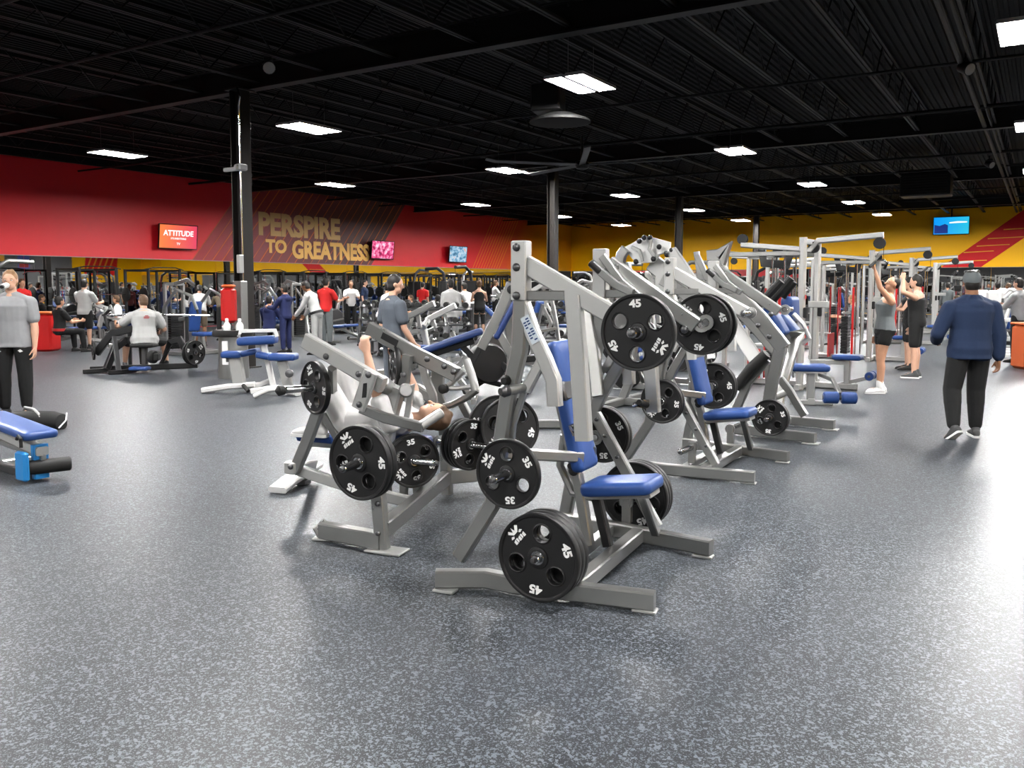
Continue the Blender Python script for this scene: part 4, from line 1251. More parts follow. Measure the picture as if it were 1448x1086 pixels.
def person(loc, ang, label, H=1.75, bw=1.0, female=False, torso=(0, 0, 1), twist=0.0, arms=None, legs=None, head=(0, .05, 1), face=(0, 1, 0),
           skin='skin', hair='hair_black', hairstyle='short', top='cloth_gray', sleeve='short', bottom='cloth_black', leg='long', shoes='shoe_black',
           voxel=.011, group=None, pz=None, lift=None, curl=(.45, .45), hood=False, sock=None, loose=1.0, palms=None, feet_dir=None, belt=None, tops_hem=-.10, detail=False):
    s = H / 1.75
    rz = HEAD - R(ang)
    up = nrm(torso)
    right = Vector((math.cos(twist), math.sin(twist), 0)); right = nrm(right - up * right.dot(up)); fwd = up.cross(right)
    sw = (.165 if female else .187) * s * (1 + (bw - 1) * .6)
    hw = .088 * s * (1 + (bw - 1) * .5)
    LT, LS, LU, LF = .43 * s, .42 * s, .285 * s, .25 * s
    legs = legs or (((-.04, .02, -1), (-.0, -.03, -1)), ((.04, .02, -1), (.0, -.03, -1)))
    arms = arms or (((-.16, -.02, -1), (-.05, .22, -1)), ((.16, -.02, -1), (.05, .22, -1)))
    if feet_dir is None: feet_dir = ((-.12, 1, 0), (.12, 1, 0))
    P = Vector((0, 0, 0))
    # legs (index 0 = the person's left, x < 0)
    J = {}
    for i, sx in ((0, -1), (1, 1)):
        hip = P + Vector((sx * hw, 0, 0))
        knee = hip + nrm(legs[i][0]) * LT
        ank = knee + nrm(legs[i][1]) * LS
        J['hip', i], J['knee', i], J['ank', i] = hip, knee, ank
    low = min(J['ank', 0].z, J['ank', 1].z)
    dz = (pz if pz is not None else -low + .085 * s + (lift or 0))
    sh = Vector((0, 0, dz))
    for k in J: J[k] = J[k] + sh
    P = P + sh
    neck = P + up * (.50 * s)
    for i, sx in ((0, -1), (1, 1)):
        shd = neck + right * (sx * sw) - up * ((.066 + .06 * max(0, bw - 1)) * s)
        elb = shd + nrm(arms[i][0]) * LU
        wr = elb + nrm(arms[i][1]) * LF
        J['sh', i], J['elb', i], J['wr', i] = shd, elb, wr
    hd = nrm(head)
    fc = nrm(Vector(face) - hd * Vector(face).dot(hd)); hr = fc.cross(hd)
    nk2 = neck + hd * (.075 * s)
    hc = nk2 + hd * (.115 * s) + fc * (.018 * s)

    def torso_rings(mb, rows, inf):
        rings = []
        for t, rx, ry, fo in rows:
            g = 1 + (bw - 1)
            rings.append(ellring(P + up * (t * .5 * s) + fwd * (fo * s), right, fwd, (rx * g + inf) * s, (ry * (1 + (bw - 1) * 1.3) + inf) * s))
        mb.rings(rings)
    if female:
        rows = [(-.20, .10, .07, 0), (-.10, .155, .105, -.01), (.02, .165, .112, -.015), (.18, .150, .10, -.005), (.42, .122, .088, .005), (.62, .135, .10, .02), (.76, .142, .108, .028), (.90, .135, .08, .005), (1.0, .085, .06, -.005), (1.06, .05, .05, 0)]
    else:
        rows = [(-.20, .10, .07, 0), (-.10, .150, .105, -.01), (.02, .160, .112, -.012), (.18, .152, .105, 0), (.42, .143, .10, .005), (.62, .158, .11, .01), (.78, .170, .115, .012), (.92, .155, .088, 0), (1.0, .095, .068, -.008), (1.06, .055, .055, 0)]
    # ---- body
    mb = MB()
    torso_rings(mb, rows, 0)
    capsule(mb, neck - up * (.03 * s), nk2 + hd * (.03 * s), .055 * s * (.85 if female else 1.05) * bw ** .5, .052 * s * (.85 if female else 1.05) * bw ** .5)
    hm = Matrix((hr, fc, hd)).transposed()
    mb.ball(hc + hd * (.018 * s), (.075 * s, .094 * s, .098 * s), 20, 12, hm)
    mb.ball(hc - hd * (.045 * s) + fc * (.022 * s), (.058 * s, .068 * s, .068 * s), 16, 10, hm)
    mb.ball(hc - hd * (.085 * s) + fc * (.058 * s), (.026 * s, .022 * s, .02 * s), 10, 7, hm)
    capsule(mb, hc + fc * (.088 * s) + hd * (.012 * s), hc + fc * (.108 * s) - hd * (.022 * s), .008 * s, .014 * s, 8)
    for sx in (-1, 1):
        mb.ball(hc + hr * (.076 * s * sx) - fc * (.004 * s), (.010 * s, .020 * s, .030 * s), 8, 7, hm)
        capsule(mb, hc + fc * (.083 * s) + hr * (.016 * s * sx) + hd * (.028 * s), hc + fc * (.072 * s) + hr * (.045 * s * sx) + hd * (.026 * s), .009 * s, .007 * s, 8)
    g = bw ** .8
    for i, sx in ((0, -1), (1, 1)):
        capsule(mb, neck + up * (.035 * s), J['sh', i] - right * (sx * .04 * s) + up * (.02 * s), .045 * s * g, .04 * s * g)
        a, b, c = J['sh', i], J['elb', i], J['wr', i]
        af = .84 if female else 1.0
        capsule(mb, a - right * (sx * .05 * s), a, .054 * s * af * g, .054 * s * af * g)
        capsule(mb, a, a.lerp(b, .45), .052 * s * af * g, .047 * s * af * g)
        capsule(mb, a.lerp(b, .4), b, .047 * s * af * g, .038 * s * af * g)
        capsule(mb, b, b.lerp(c, .3), .039 * s * af * g, .040 * s * af * g)
        capsule(mb, b.lerp(c, .3), c, .040 * s * af * g, .026 * s * af)
        d = (c - b).normalized()
        pn = Vector((-sx, 0, 0)) if palms is None or palms[i] is None else Vector(palms[i][0])
        sd = Vector((0, 1, 0)) if palms is None or palms[i] is None else Vector(palms[i][1])
        if abs(sd.normalized().dot(d)) > .9: sd = Vector((0, 0, 1))
        hdv = d if palms is None or palms[i] is None or len(palms[i]) < 3 else Vector(palms[i][2])
        hand(mb, c, hdv, sd, pn, curl[i], s * (.92 if female else 1.03))
        h, k, n = J['hip', i], J['knee', i], J['ank', i]
        capsule(mb, h, h.lerp(k, .4), .082 * s * g, .074 * s * g)
        capsule(mb, h.lerp(k, .35), k, .075 * s * g, .054 * s * g)
        kb = (n - k).normalized(); back = Vector((0, -1, 0)); back = back - kb * back.dot(kb)
        back = back.normalized() if back.length > .2 else Vector((0, 0, 0))
        capsule(mb, k, k.lerp(n, .3) + back * (.014 * s), .052 * s * g, .054 * s * g)
        capsule(mb, k.lerp(n, .28) + back * (.014 * s), n, .053 * s * g, .035 * s)
        fd = nrm(feet_dir[i])
        capsule(mb, n + Vector((0, 0, -.02 * s)) - fd * (.03 * s), n + fd * (.14 * s) + Vector((0, 0, -.05 * s)), .036 * s, .028 * s)
    o = organic(mb, 'person', skin, voxel)
    o.location = (loc[0], loc[1], 0)
    o.rotation_euler = (0, 0, rz)
    tag(o, label, 'person', group)
    # ---- hair
    def hairmesh(nm, mb2, material): return organic(mb2, nm, material, max(.008, voxel * .8), o, 3)
    if hairstyle != 'none':
        hb = MB()
        if hairstyle == 'buzz':
            hb.ball(hc + hd * (.026 * s) - fc * (.012 * s), (.076 * s, .090 * s, .096 * s), 18, 12, hm)
        else:
            hb.ball(hc + hd * (.036 * s) - fc * (.014 * s), (.083 * s, .094 * s, .097 * s), 18, 12, hm)
            hb.ball(hc - hd * (.02 * s) - fc * (.035 * s), (.076 * s, .066 * s, .085 * s), 14, 10, hm)
        if hairstyle in ('tuft', 'short'):
            for k in range(7):
                a = rnd.uniform(-1, 1)
                hb.ball(hc + hd * ((.105 + rnd.uniform(-.01, .012)) * s) + hr * (a * .05 * s) + fc * (rnd.uniform(-.04, .06) * s), (.026 * s, .03 * s, .022 * s), 8, 6, hm)
        if hairstyle == 'bun': hb.ball(hc + hd * (.06 * s) - fc * (.105 * s), .042 * s, 12, 8)
        if hairstyle == 'long':
            capsule(hb, hc - fc * (.06 * s), hc - fc * (.08 * s) - hd * (.24 * s), .06 * s, .035 * s)
        if hairstyle == 'tail':
            capsule(hb, hc - fc * (.085 * s) + hd * (.03 * s), hc - fc * (.13 * s) - hd * (.16 * s), .03 * s, .016 * s)
        ho = hairmesh('hair', hb, hair)
    if hairstyle in ('cap', 'beanie'):
        pass
    if detail:
        for sx in (-1, 1):
            ep = hc + fc * (.081 * s) + hr * (.031 * s * sx) + hd * (.010 * s)
            e = MB().ball(ep, (.0125 * s, .009 * s, .0075 * s), 10, 7, hm).build('eye', 'eye_white', o)
            MB().ball(ep + fc * (.0055 * s), (.006 * s, .0045 * s, .006 * s), 8, 6, hm).build('iris', 'eye_dark', e)
            b = MB(); capsule(b, ep + hd * (.019 * s) - hr * (.013 * s) + fc * (.008 * s), ep + hd * (.019 * s) + hr * (.014 * s) + fc * (.006 * s), .004 * s, .003 * s, 6)
            b.build('eyebrow', hair, o)
        MB().ball(hc + fc * (.086 * s) - hd * (.048 * s), (.022 * s, .008 * s, .007 * s), 10, 7, hm).build('mouth', 'lip', o)
    # ---- top
    if top:
        inf = .014 * loose
        tb = MB()
        rr = [r for r in rows if r[0] >= -.11]
        hem = [(tops_hem * 2 * .5 - .02, rows[1][1] + .004, rows[1][2] + .004, rows[1][3])]
        if tops_hem < -.1: hem = [(tops_hem, rows[1][1] + .006, rows[1][2] + .006, -.005)]
        if tops_hem > -.1:
            rr = [r for r in rows if r[0] >= tops_hem]; hem = []
        rr = hem + rr
        if sleeve == 'tank':
            rr = [r for r in rr if r[0] < .85] + [(.90, .105, .075, .003), (.955, .075, .055, 0)]
        else:
            rr = [r for r in rr if r[0] < 1.03]
        torso_rings(tb, rr, inf)
        for i, sx in ((0, -1), (1, 1)):
            a, b, c = J['sh', i], J['elb', i], J['wr', i]
            af = .84 if female else 1.0
            q = .016 * loose * s
            if sleeve in ('short', 'long'):
                capsule(tb, neck + up * (.02 * s), a, .050 * s * g + q * .5, .054 * s * g + q * .5)
                if tops_hem <= -.15: capsule(tb, J['hip', i], J['hip', i].lerp(J['knee', i], .12), .088 * s * g + q, .086 * s * g + q)
                capsule(tb, a - right * (sx * .06 * s), a, .054 * s * af * g + q * .6, .056 * s * af * g + q * .6)
                e = b if sleeve == 'long' else a.lerp(b, .62)
                capsule(tb, a, e, .056 * s * af * g + q, (.042 if sleeve == 'long' else .054) * s * af * g + q)
                if sleeve == 'long':
                    capsule(tb, b, b.lerp(c, .85), .042 * s * af * g + q, .034 * s * af * g + q)
                    capsule(tb, b.lerp(c, .8), b.lerp(c, .95), .036 * s * af + q * .6, .033 * s * af + q * .5)
        if hood:
            cb = neck - up * (.01 * s)
            for k in range(12):
                t = 2 * math.pi * k / 12
                tb.ball(cb + right * (.095 * s * math.cos(t) * bw ** .5) + fwd * (.075 * s * math.sin(t)) - up * (.0 * s) + up * (.02 * s * -math.sin(t)), .036 * s, 8, 6)
            for k in range(12):
                t = 2 * math.pi * k / 12
                tb.ball(cb + right * (.078 * s * math.cos(t)) + fwd * (.066 * s * math.sin(t)) + up * (.045 * s), .028 * s, 8, 6)
            tb.ball(cb - fwd * (.095 * s) - up * (.045 * s), (.115 * s, .05 * s, .075 * s), 12, 8, Matrix((right, fwd, up)).transposed())
        organic(tb, 'hoodie' if hood else 'tank_top' if sleeve == 'tank' else 'shirt', top, max(.009, voxel), o)
    # ---- bottom
    if bottom:
        pb = MB()
        rr = [r for r in rows if r[0] <= .1] + [(.16, rows[3][1], rows[3][2], rows[3][3])]
        torso_rings(pb, rr, .007)
        for i in (0, 1):
            h, k, n = J['hip', i], J['knee', i], J['ank', i]
            q = .016 * s * loose
            if leg == 'long':
                capsule(pb, h, k, .084 * s * g + q * .7, .058 * s * g + q)
                capsule(pb, k, k.lerp(n, .35), .058 * s * g + q, .058 * s * g + q * .8)
                capsule(pb, k.lerp(n, .3), k.lerp(n, .88), .058 * s * g + q * .8, .043 * s + q)
                for f in (.8, .9):
                    pb.ball(k.lerp(n, f), (.052 * s + q * .5, .052 * s + q * .5, .022 * s), 10, 6)
            elif leg == 'tight':
                capsule(pb, h, k, .084 * s * g, .058 * s * g); capsule(pb, k, k.lerp(n, .35), .056 * s * g, .058 * s * g); capsule(pb, k.lerp(n, .3), k.lerp(n, .95), .058 * s * g, .040 * s)
            else:
                f = {'shorts': .82, 'short_shorts': .36}[leg]
                capsule(pb, h, h.lerp(k, f), .084 * s * g + q * .8, (.078 if f < .5 else .066) * s * g + q)
        organic(pb, 'trousers' if leg in ('long', 'tight') else 'shorts', bottom, max(.009, voxel), o)
    if belt:
        bb = MB(); torso_rings(bb, [(.0, rows[2][1], rows[2][2], rows[2][3]), (.12, rows[2][1], rows[2][2], rows[2][3])], .028); bb.build('waistband', belt, o)
    # ---- shoes
    for i in (0, 1):
        n = J['ank', i]; fd = nrm(feet_dir[i]); rt = Vector((fd.y, -fd.x, 0)); rt = rt.normalized() if rt.length > .1 else Vector((1, 0, 0))
        nu = rt.cross(fd).normalized()
        if nu.z < -.2: nu = -nu
        def sp(l, u): return n + fd * (l * s) + nu * (u * s)
        sb = MB()
        rings = []
        for l, u, rx, ry in ((-.085, -.045, .018, .018), (-.075, -.040, .032, .036), (-.03, -.030, .040, .048), (.03, -.034, .043, .044), (.09, -.046, .047, .032), (.15, -.052, .045, .025), (.185, -.058, .03, .018), (.20, -.062, .012, .01)):
            rings.append(ellring(sp(l, u), rt, nu, rx * s, ry * s, 14))
        sb.rings(rings)
        capsule(sb, sp(-.02, .0), sp(-.01, .03), .043 * s, .042 * s)
        so = organic(sb, 'shoe', shoes, max(.008, voxel * .8), o)
        sl = MB()
        out = [(-.09, .022), (-.07, .036), (0, .038), (.06, .044), (.13, .050), (.18, .040), (.205, .018)]
        pts = [sp(l, -.085) + rt * (w * s) for l, w in out] + [sp(l, -.085) - rt * (w * s) for l, w in reversed(out)]
        sl.poly(pts, nu, .022 * s)
        sl.build('sole', 'shoe_white' if shoes != 'shoe_black' else 'black_rubber', so)
        if sock:
            k = J['knee', i]
            kb = MB(); capsule(kb, n, n.lerp(k, .22), .041 * s, .044 * s); kb.build('sock', sock, o)
    o['_j'] = 0
    del o['_j']
    return o, J, rz, dict(hc=hc, fc=fc, hd=hd, hr=hr, hm=hm, s=s, neck=neck, up=up, fwd=fwd, right=right)

def wpt(o, v):
    return Matrix.Translation(o.location) @ Matrix.Rotation(o.rotation_euler.z, 4, 'Z') @ Vector(v)

def gp(px, py):
    p = G(px, py); return (p.x, p.y)
def dp(px, dep):
    p = PD(px, dep); return (p.x, p.y)
STAND = None
# man at the left edge drinking
o, J, rz, h = person(gp(24, 588), 172, 'man in grey t-shirt and black trousers at the left edge, hand at his mouth', H=1.78, bw=1.14,
    arms=(((-.14, -.02, -1), (-.03, .16, -1)), ((.42, .10, -1), (-.42, .42, .92))), legs=(((-.05, 0, -1), (0, -.02, -1)), ((.07, .03, -1), (0, -.03, -1))),
    skin='skin_light', hair='hair_blond', hairstyle='tuft', top='cloth_gray', voxel=.0075, curl=(.45, .75), face=(-.18, 1, -.05), detail=True, shoes='shoe_black', loose=1.25, tops_hem=-.2,
    palms=(None, ((-.5, -.6, .2), (0, .1, 1))))
c = wpt(o, h['hc'] + h['fc'] * .125 - h['hd'] * .045 + h['hr'] * .012)
cup = empty('drink_bottle', c, rz, 'white drinking bottle held to the mouth of the man at the left edge', 'bottle')
MB().lathe([(.012, 0), (.03, .004), (.034, .02), (.034, .11), (.028, .13)], (0, -.02, 0), (0, 1, -.15), 18, True).build('body', 'cloth_white', cup)
MB().lathe([(.022, 0), (.022, .03), (.018, .034)], (0, .108, -.019), (0, 1, -.15), 14, True).build('cap', 'black_metal', cup)
m = MB()
for k, (x0, z0) in enumerate(((-.115, .80), (.13, .80))):
    q = Vector((x0, .103, z0))
    m.poly([q + Vector((a, 0, b)) for a, b in ((-.03, .0), (.0, .025), (.03, .01), (.005, -.012))], (0, 1, 0), .004)
m.build('pocket_trim', 'cloth_white', o)
# man in navy hoodie walking away
o, J, rz, h = person(gp(1366, 618), 4, 'man in navy blue hoodie and black trousers walking away at the right', H=1.76, bw=1.22,
    arms=(((-.42, .05, -1), (.30, .85, -.35)), ((.26, -.05, -1), (.06, .10, -1))),
    legs=(((-.16, -.02, -1), (-.10, -.42, -1)), ((.02, .14, -1), (-.02, -.10, -1))), feet_dir=((-.15, .82, -.55), (.2, 1, 0)),
    top='cloth_navy', sleeve='long', hood=True, bottom='cloth_black', hair='hair_black', hairstyle='short', skin='skin_brown', voxel=.0085, loose=1.4, face=(.15, 1, -.1), shoes='shoe_gray', tops_hem=-.2, detail=True)
b = MB(); b.ball(h['hc'] + h['hd'] * (.035) - h['fc'] * .012, (.088, .102, .094), 20, 12, h['hm'])
organic(b, 'knit_cap', 'cloth_charcoal', .009, o)
# woman at the cable station
o, J, rz, h = person(gp(1247, 556), -84, 'woman in grey tank top and black shorts reaching up to the pulldown bar', H=1.74, female=True, bw=1.16,
    torso=(0, -.10, 1), arms=(((-.10, .62, .72), (.05, .30, 1)), ((.10, -.10, -1), (.02, .45, -1))),
    legs=(((-.02, .16, -1), (0, .02, -1)), ((.02, .02, -1), (0, -.05, -1))), head=(0, -.38, 1), face=(0, .8, .65), skin='skin', hair='hair_black', hairstyle='buzz', top='cloth_charcoal', sleeve='tank',
    bottom='cloth_black', leg='short_shorts', shoes='shoe_white', voxel=.008, curl=(.95, .5), detail=True, loose=.7, sock='shoe_white', tops_hem=-.02, palms=(((0, 1, .1), (1, 0, 0)), None))
HAND_W = wpt(o, J['wr', 0])
# man seated on the black bench machine, seen from behind
SEAT4 = dp(206, 15.6)
o, J, rz, h = person(SEAT4, -22, 'broad man in light grey t-shirt seated on the black machine, back turned', H=1.80, bw=1.22, pz=.60,
    torso=(0, .22, 1), arms=(((-.75, .35, -.62), (-.2, .9, -.1)), ((.45, .35, -.9), (-.2, .9, -.2))),
    legs=(((-.5, .85, -.15), (-.1, .15, -1)), ((.5, .85, -.15), (.1, -.2, -1))), head=(0, .25, 1), face=(-.45, 1, -.1), hair='hair_brown', top='cloth_lightgray', bottom='cloth_black', leg='shorts', shoes='shoe_gray', loose=1.4, voxel=.0095, tops_hem=-.18, detail=True, skin='skin_light')
pr_ = MB()
for k, (a, b2, w2) in enumerate(((-.05, .0, .10), (-.03, .022, .06), (-.05, -.022, .09))):
    q = h['neck'] - h['up'] * (.13 - b2) - h['fwd'] * .166 + h['right'] * (a + .05)
    pr_.poly([q, q + h['right'] * w2, q + h['right'] * w2 + h['up'] * .012, q + h['up'] * .012], -h['fwd'], .004)
pr_.build('shirt_print', 'red_vinyl', o, smooth=False)
# young man in slate t-shirt
person(dp(558, 10.4), 52, 'young man with black hair in slate blue t-shirt standing behind the bench press', H=1.73, torso=(0, -.03, 1),
    arms=(((-.12, -.10, -1), (-.02, .25, -1)), ((.12, .12, -1), (.05, .55, -.8))), face=(.55, 1, -.2), head=(0, .12, 1), hair='hair_black', hairstyle='tuft', top='cloth_slate', bottom='cloth_slate', leg='long', voxel=.009, detail=True, loose=1.3, skin='skin_light')
# person lying on the bench press
q = B.Q(497, 612, .05)
o, J, rz, h = person(B.W((q.x, .05, 0)), math.degrees(HEAD - (math.atan2(-B.f.y, -B.f.x) - math.pi / 2)), 'person in white shorts lying on the bench press with hands on the levers', H=1.72, pz=.63,
    torso=(0, -1, .03), arms=(((-.35, .25, 1), (.05, .25, 1)), ((.6, .35, .55), (.0, .5, 1))), legs=(((-.2, .42, .9), (-.0, .02, -1)), ((.2, .42, .9), (.0, .02, -1))), head=(0, -1, .12), face=(0, .1, 1),
    hair='hair_brown', hairstyle='short', top='cloth_white', bottom='cloth_white', leg='shorts', shoes='shoe_white', voxel=.009, skin='skin_light', curl=(.9, .9), detail=True)

FAR = 'gym visitors in the back'
def far(loc, ang, label, **k):
    k.setdefault('voxel', .0125)
    return person(loc, ang, label, group=FAR, **k)
SIT = dict(pz=.52, legs=(((-.25, .95, -.05), (-.05, .1, -1)), ((.25, .95, -.05), (.05, .1, -1))))
FWD = (((-.2, .55, -.8), (.15, .9, .1)), ((.2, .55, -.8), (-.15, .9, .1)))
far(dp(122, 21), 8, 'man in light grey t-shirt and black shorts standing with his back turned, far left', top='cloth_lightgray', leg='shorts', arms=FWD, hair='hair_black', loose=1.4, skin='skin_light')
far(dp(86, 20), 35, 'person in black t-shirt with red waistband seated beside the red bin, far left', top='cloth_black', belt='red_vinyl', arms=FWD, skin='skin', **SIT)
far(dp(284, 22), -20, 'person in grey t-shirt leaning forward left of the black column', top='cloth_lightgray', bottom='cloth_tan', torso=(0, .75, 1), arms=FWD, head=(0, .7, 1), face=(0, 1, -.4), skin='skin_brown', leg='shorts')
far(dp(316, 24.5), -30, 'person in brown top bending down beside the black column', top='cloth_tan', bottom='cloth_black', torso=(.1, .95, .75), arms=FWD, head=(0, 1, .5), face=(0, .5, -1), skin='skin')
far(dp(382, 21.6), 10, 'person in dark blue hooded top seated right of the black column', top='cloth_darkblue', sleeve='long', hood=True, arms=FWD, **SIT)
far(dp(405, 20), -60, 'person in dark purple-blue top and trousers standing right of the black column', top='cloth_darkblue', bottom='cloth_darkblue', sleeve='long', hood=True, H=1.62, arms=FWD)
far(dp(449, 19.5), -75, 'person in pale grey tracksuit and dark cap leaning forward, behind the raised lever', top='cloth_lightgray', bottom='cloth_lightgray', sleeve='long', torso=(0, .35, 1), head=(0, .5, 1), face=(0, 1, -.3), arms=(((-.1, .4, -.9), (0, .7, -.8)), ((.1, .4, -.9), (0, .7, -.8))), hair='hair_black', skin='skin_brown', belt='cloth_black')
far(dp(462, 22.5), 25, 'person in bright red t-shirt and dark trousers with black cap, back turned', top='cloth_red', bottom='cloth_charcoal', arms=FWD, H=1.80, loose=1.5)
far(dp(541, 19), 60, 'person in white long sleeves crouching left of the young man in slate', top='cloth_white', sleeve='long', arms=(((-.2, .3, -1), (0, .5, -1)), ((.2, .3, -1), (0, .5, -1))), torso=(0, .3, 1), H=1.70)
far(dp(638, 21), 12, 'woman in pale grey long-sleeved top and grey trousers standing, back turned', top='cloth_lightgray', bottom='cloth_gray', sleeve='long', female=True, hair='hair_black', hairstyle='short', face=(-.6, 1, 0), loose=1.6, bw=1.1, tops_hem=-.25, skin='skin_light')
far(dp(620, 23), -20, 'person with black hair in white top seated left of the woman in grey', top='cloth_white', sleeve='long', arms=FWD, bottom='cloth_black', **SIT)
far(dp(678, 24.5), -5, 'woman in long black tank top standing right of the woman in grey', top='cloth_black', bottom='cloth_black', sleeve='tank', female=True, hairstyle='bun', hair='hair_brown', arms=FWD, leg='tight', skin='skin_light')
far(dp(666, 26), -50, 'person in grey t-shirt leaning forward beyond the woman in black', top='cloth_lightgray', torso=(0, .6, 1), arms=FWD, bottom='cloth_black')
far(dp(722, 30), 0, 'person in black top far back near the corner columns', top='cloth_black', bottom='cloth_charcoal')
far(dp(1293, 14.6), -55, 'man in black shirt and black shorts behind the woman in the grey tank top', top='cloth_black', bottom='cloth_black', leg='shorts', sleeve='tank', arms=(((-.6, .4, .25), (.5, .1, .9)), ((.2, .1, -1), (0, .4, -1))), H=1.78, bw=1.1, skin='skin_light', shoes='shoe_gray')
far(dp(1283, 16.0), -75, 'person in black tank top with pale trousers beyond the cable stations', top='cloth_black', bottom='cloth_black', leg='shorts', sleeve='tank', arms=FWD, female=True, hairstyle='tail', skin='skin_light')
far(dp(1437, 17.5), -30, 'person in grey hoodie and black trousers at the right edge', top='cloth_gray', bottom='cloth_black', sleeve='long', hood=True, arms=FWD, skin='skin_light')
far(dp(1204, 22.6), -60, 'person in pale cap and dark top sitting among the cable stations', top='cloth_charcoal', bottom='cloth_black', hair='hair_blond', arms=FWD, **SIT)
for k, (px, d, a, t, b, sit) in enumerate(((1408, 26, 10, 'cloth_black', 'cloth_black', 0), (1424, 30, -40, 'cloth_red', 'cloth_black', 0), (1338, 33, 30, 'cloth_charcoal', 'cloth_black', 0), (1352, 24, -60, 'cloth_white', 'cloth_gray', 1),
      (34, 24, 120, 'cloth_red', 'cloth_black', 0), (60, 27, 60, 'cloth_black', 'cloth_gray', 1), (168, 24, -100, 'cloth_white', 'cloth_black', 1), (236, 27, 30, 'cloth_darkblue', 'cloth_black', 0), (265, 30, -60, 'cloth_white', 'cloth_navy', 0),
      (497, 29, 160, 'cloth_white', 'cloth_black', 0), (516, 33, 100, 'cloth_navy', 'cloth_gray', 0), (582, 28, -120, 'cloth_slate', 'cloth_black', 1), (598, 34, 20, 'cloth_red', 'cloth_black', 0), (700, 36, 70, 'cloth_lightgray', 'cloth_black', 0), (1062, 28, -30, 'cloth_navy', 'cloth_black', 0), (1040, 34, 60, 'cloth_white', 'cloth_black', 0))):
    nm = {'cloth_black': 'black', 'cloth_red': 'red', 'cloth_charcoal': 'charcoal', 'cloth_white': 'white', 'cloth_darkblue': 'dark blue', 'cloth_navy': 'navy', 'cloth_slate': 'slate', 'cloth_lightgray': 'light grey', 'cloth_gray': 'grey'}
    side = ['beyond the man in the navy hoodie', 'in the crowd at the right edge', 'beside the white stack machines', 'beyond the white stack machines', 'by the mirror behind the drinking man', 'right of the drinking man, far back', 'behind the seated broad man',
            'far behind the broad man', 'near the mirror left of the column', 'under the television with the pink picture', 'near the red wall under the slogan', 'right of the young man in slate', 'by the racks under the red wall', 'near the corner by the middle column', 'far behind the second press', 'in front of the end wall behind the second press'][k]
    far(dp(px, d), a, 'distant %s person in %s top %s' % ('seated' if sit else 'standing', nm[t], side), top=t, bottom=b, sleeve=rnd.choice(('short', 'long')), arms=FWD if k % 2 else None, H=rnd.uniform(1.62, 1.82), hair=rnd.choice(('hair_black', 'hair_brown')), skin=rnd.choice(('skin', 'skin_light', 'skin_brown')), voxel=.015, **(SIT if sit else {}))
# ------------------------------------------------------------------ other equipment
S = (0, 1, 0)
I3 = Matrix.Identity(3)
def hpad(name, cen, size, material, parent, pitch=0.0):
    return pad(name, cen, size, rotY(pitch), material, parent)

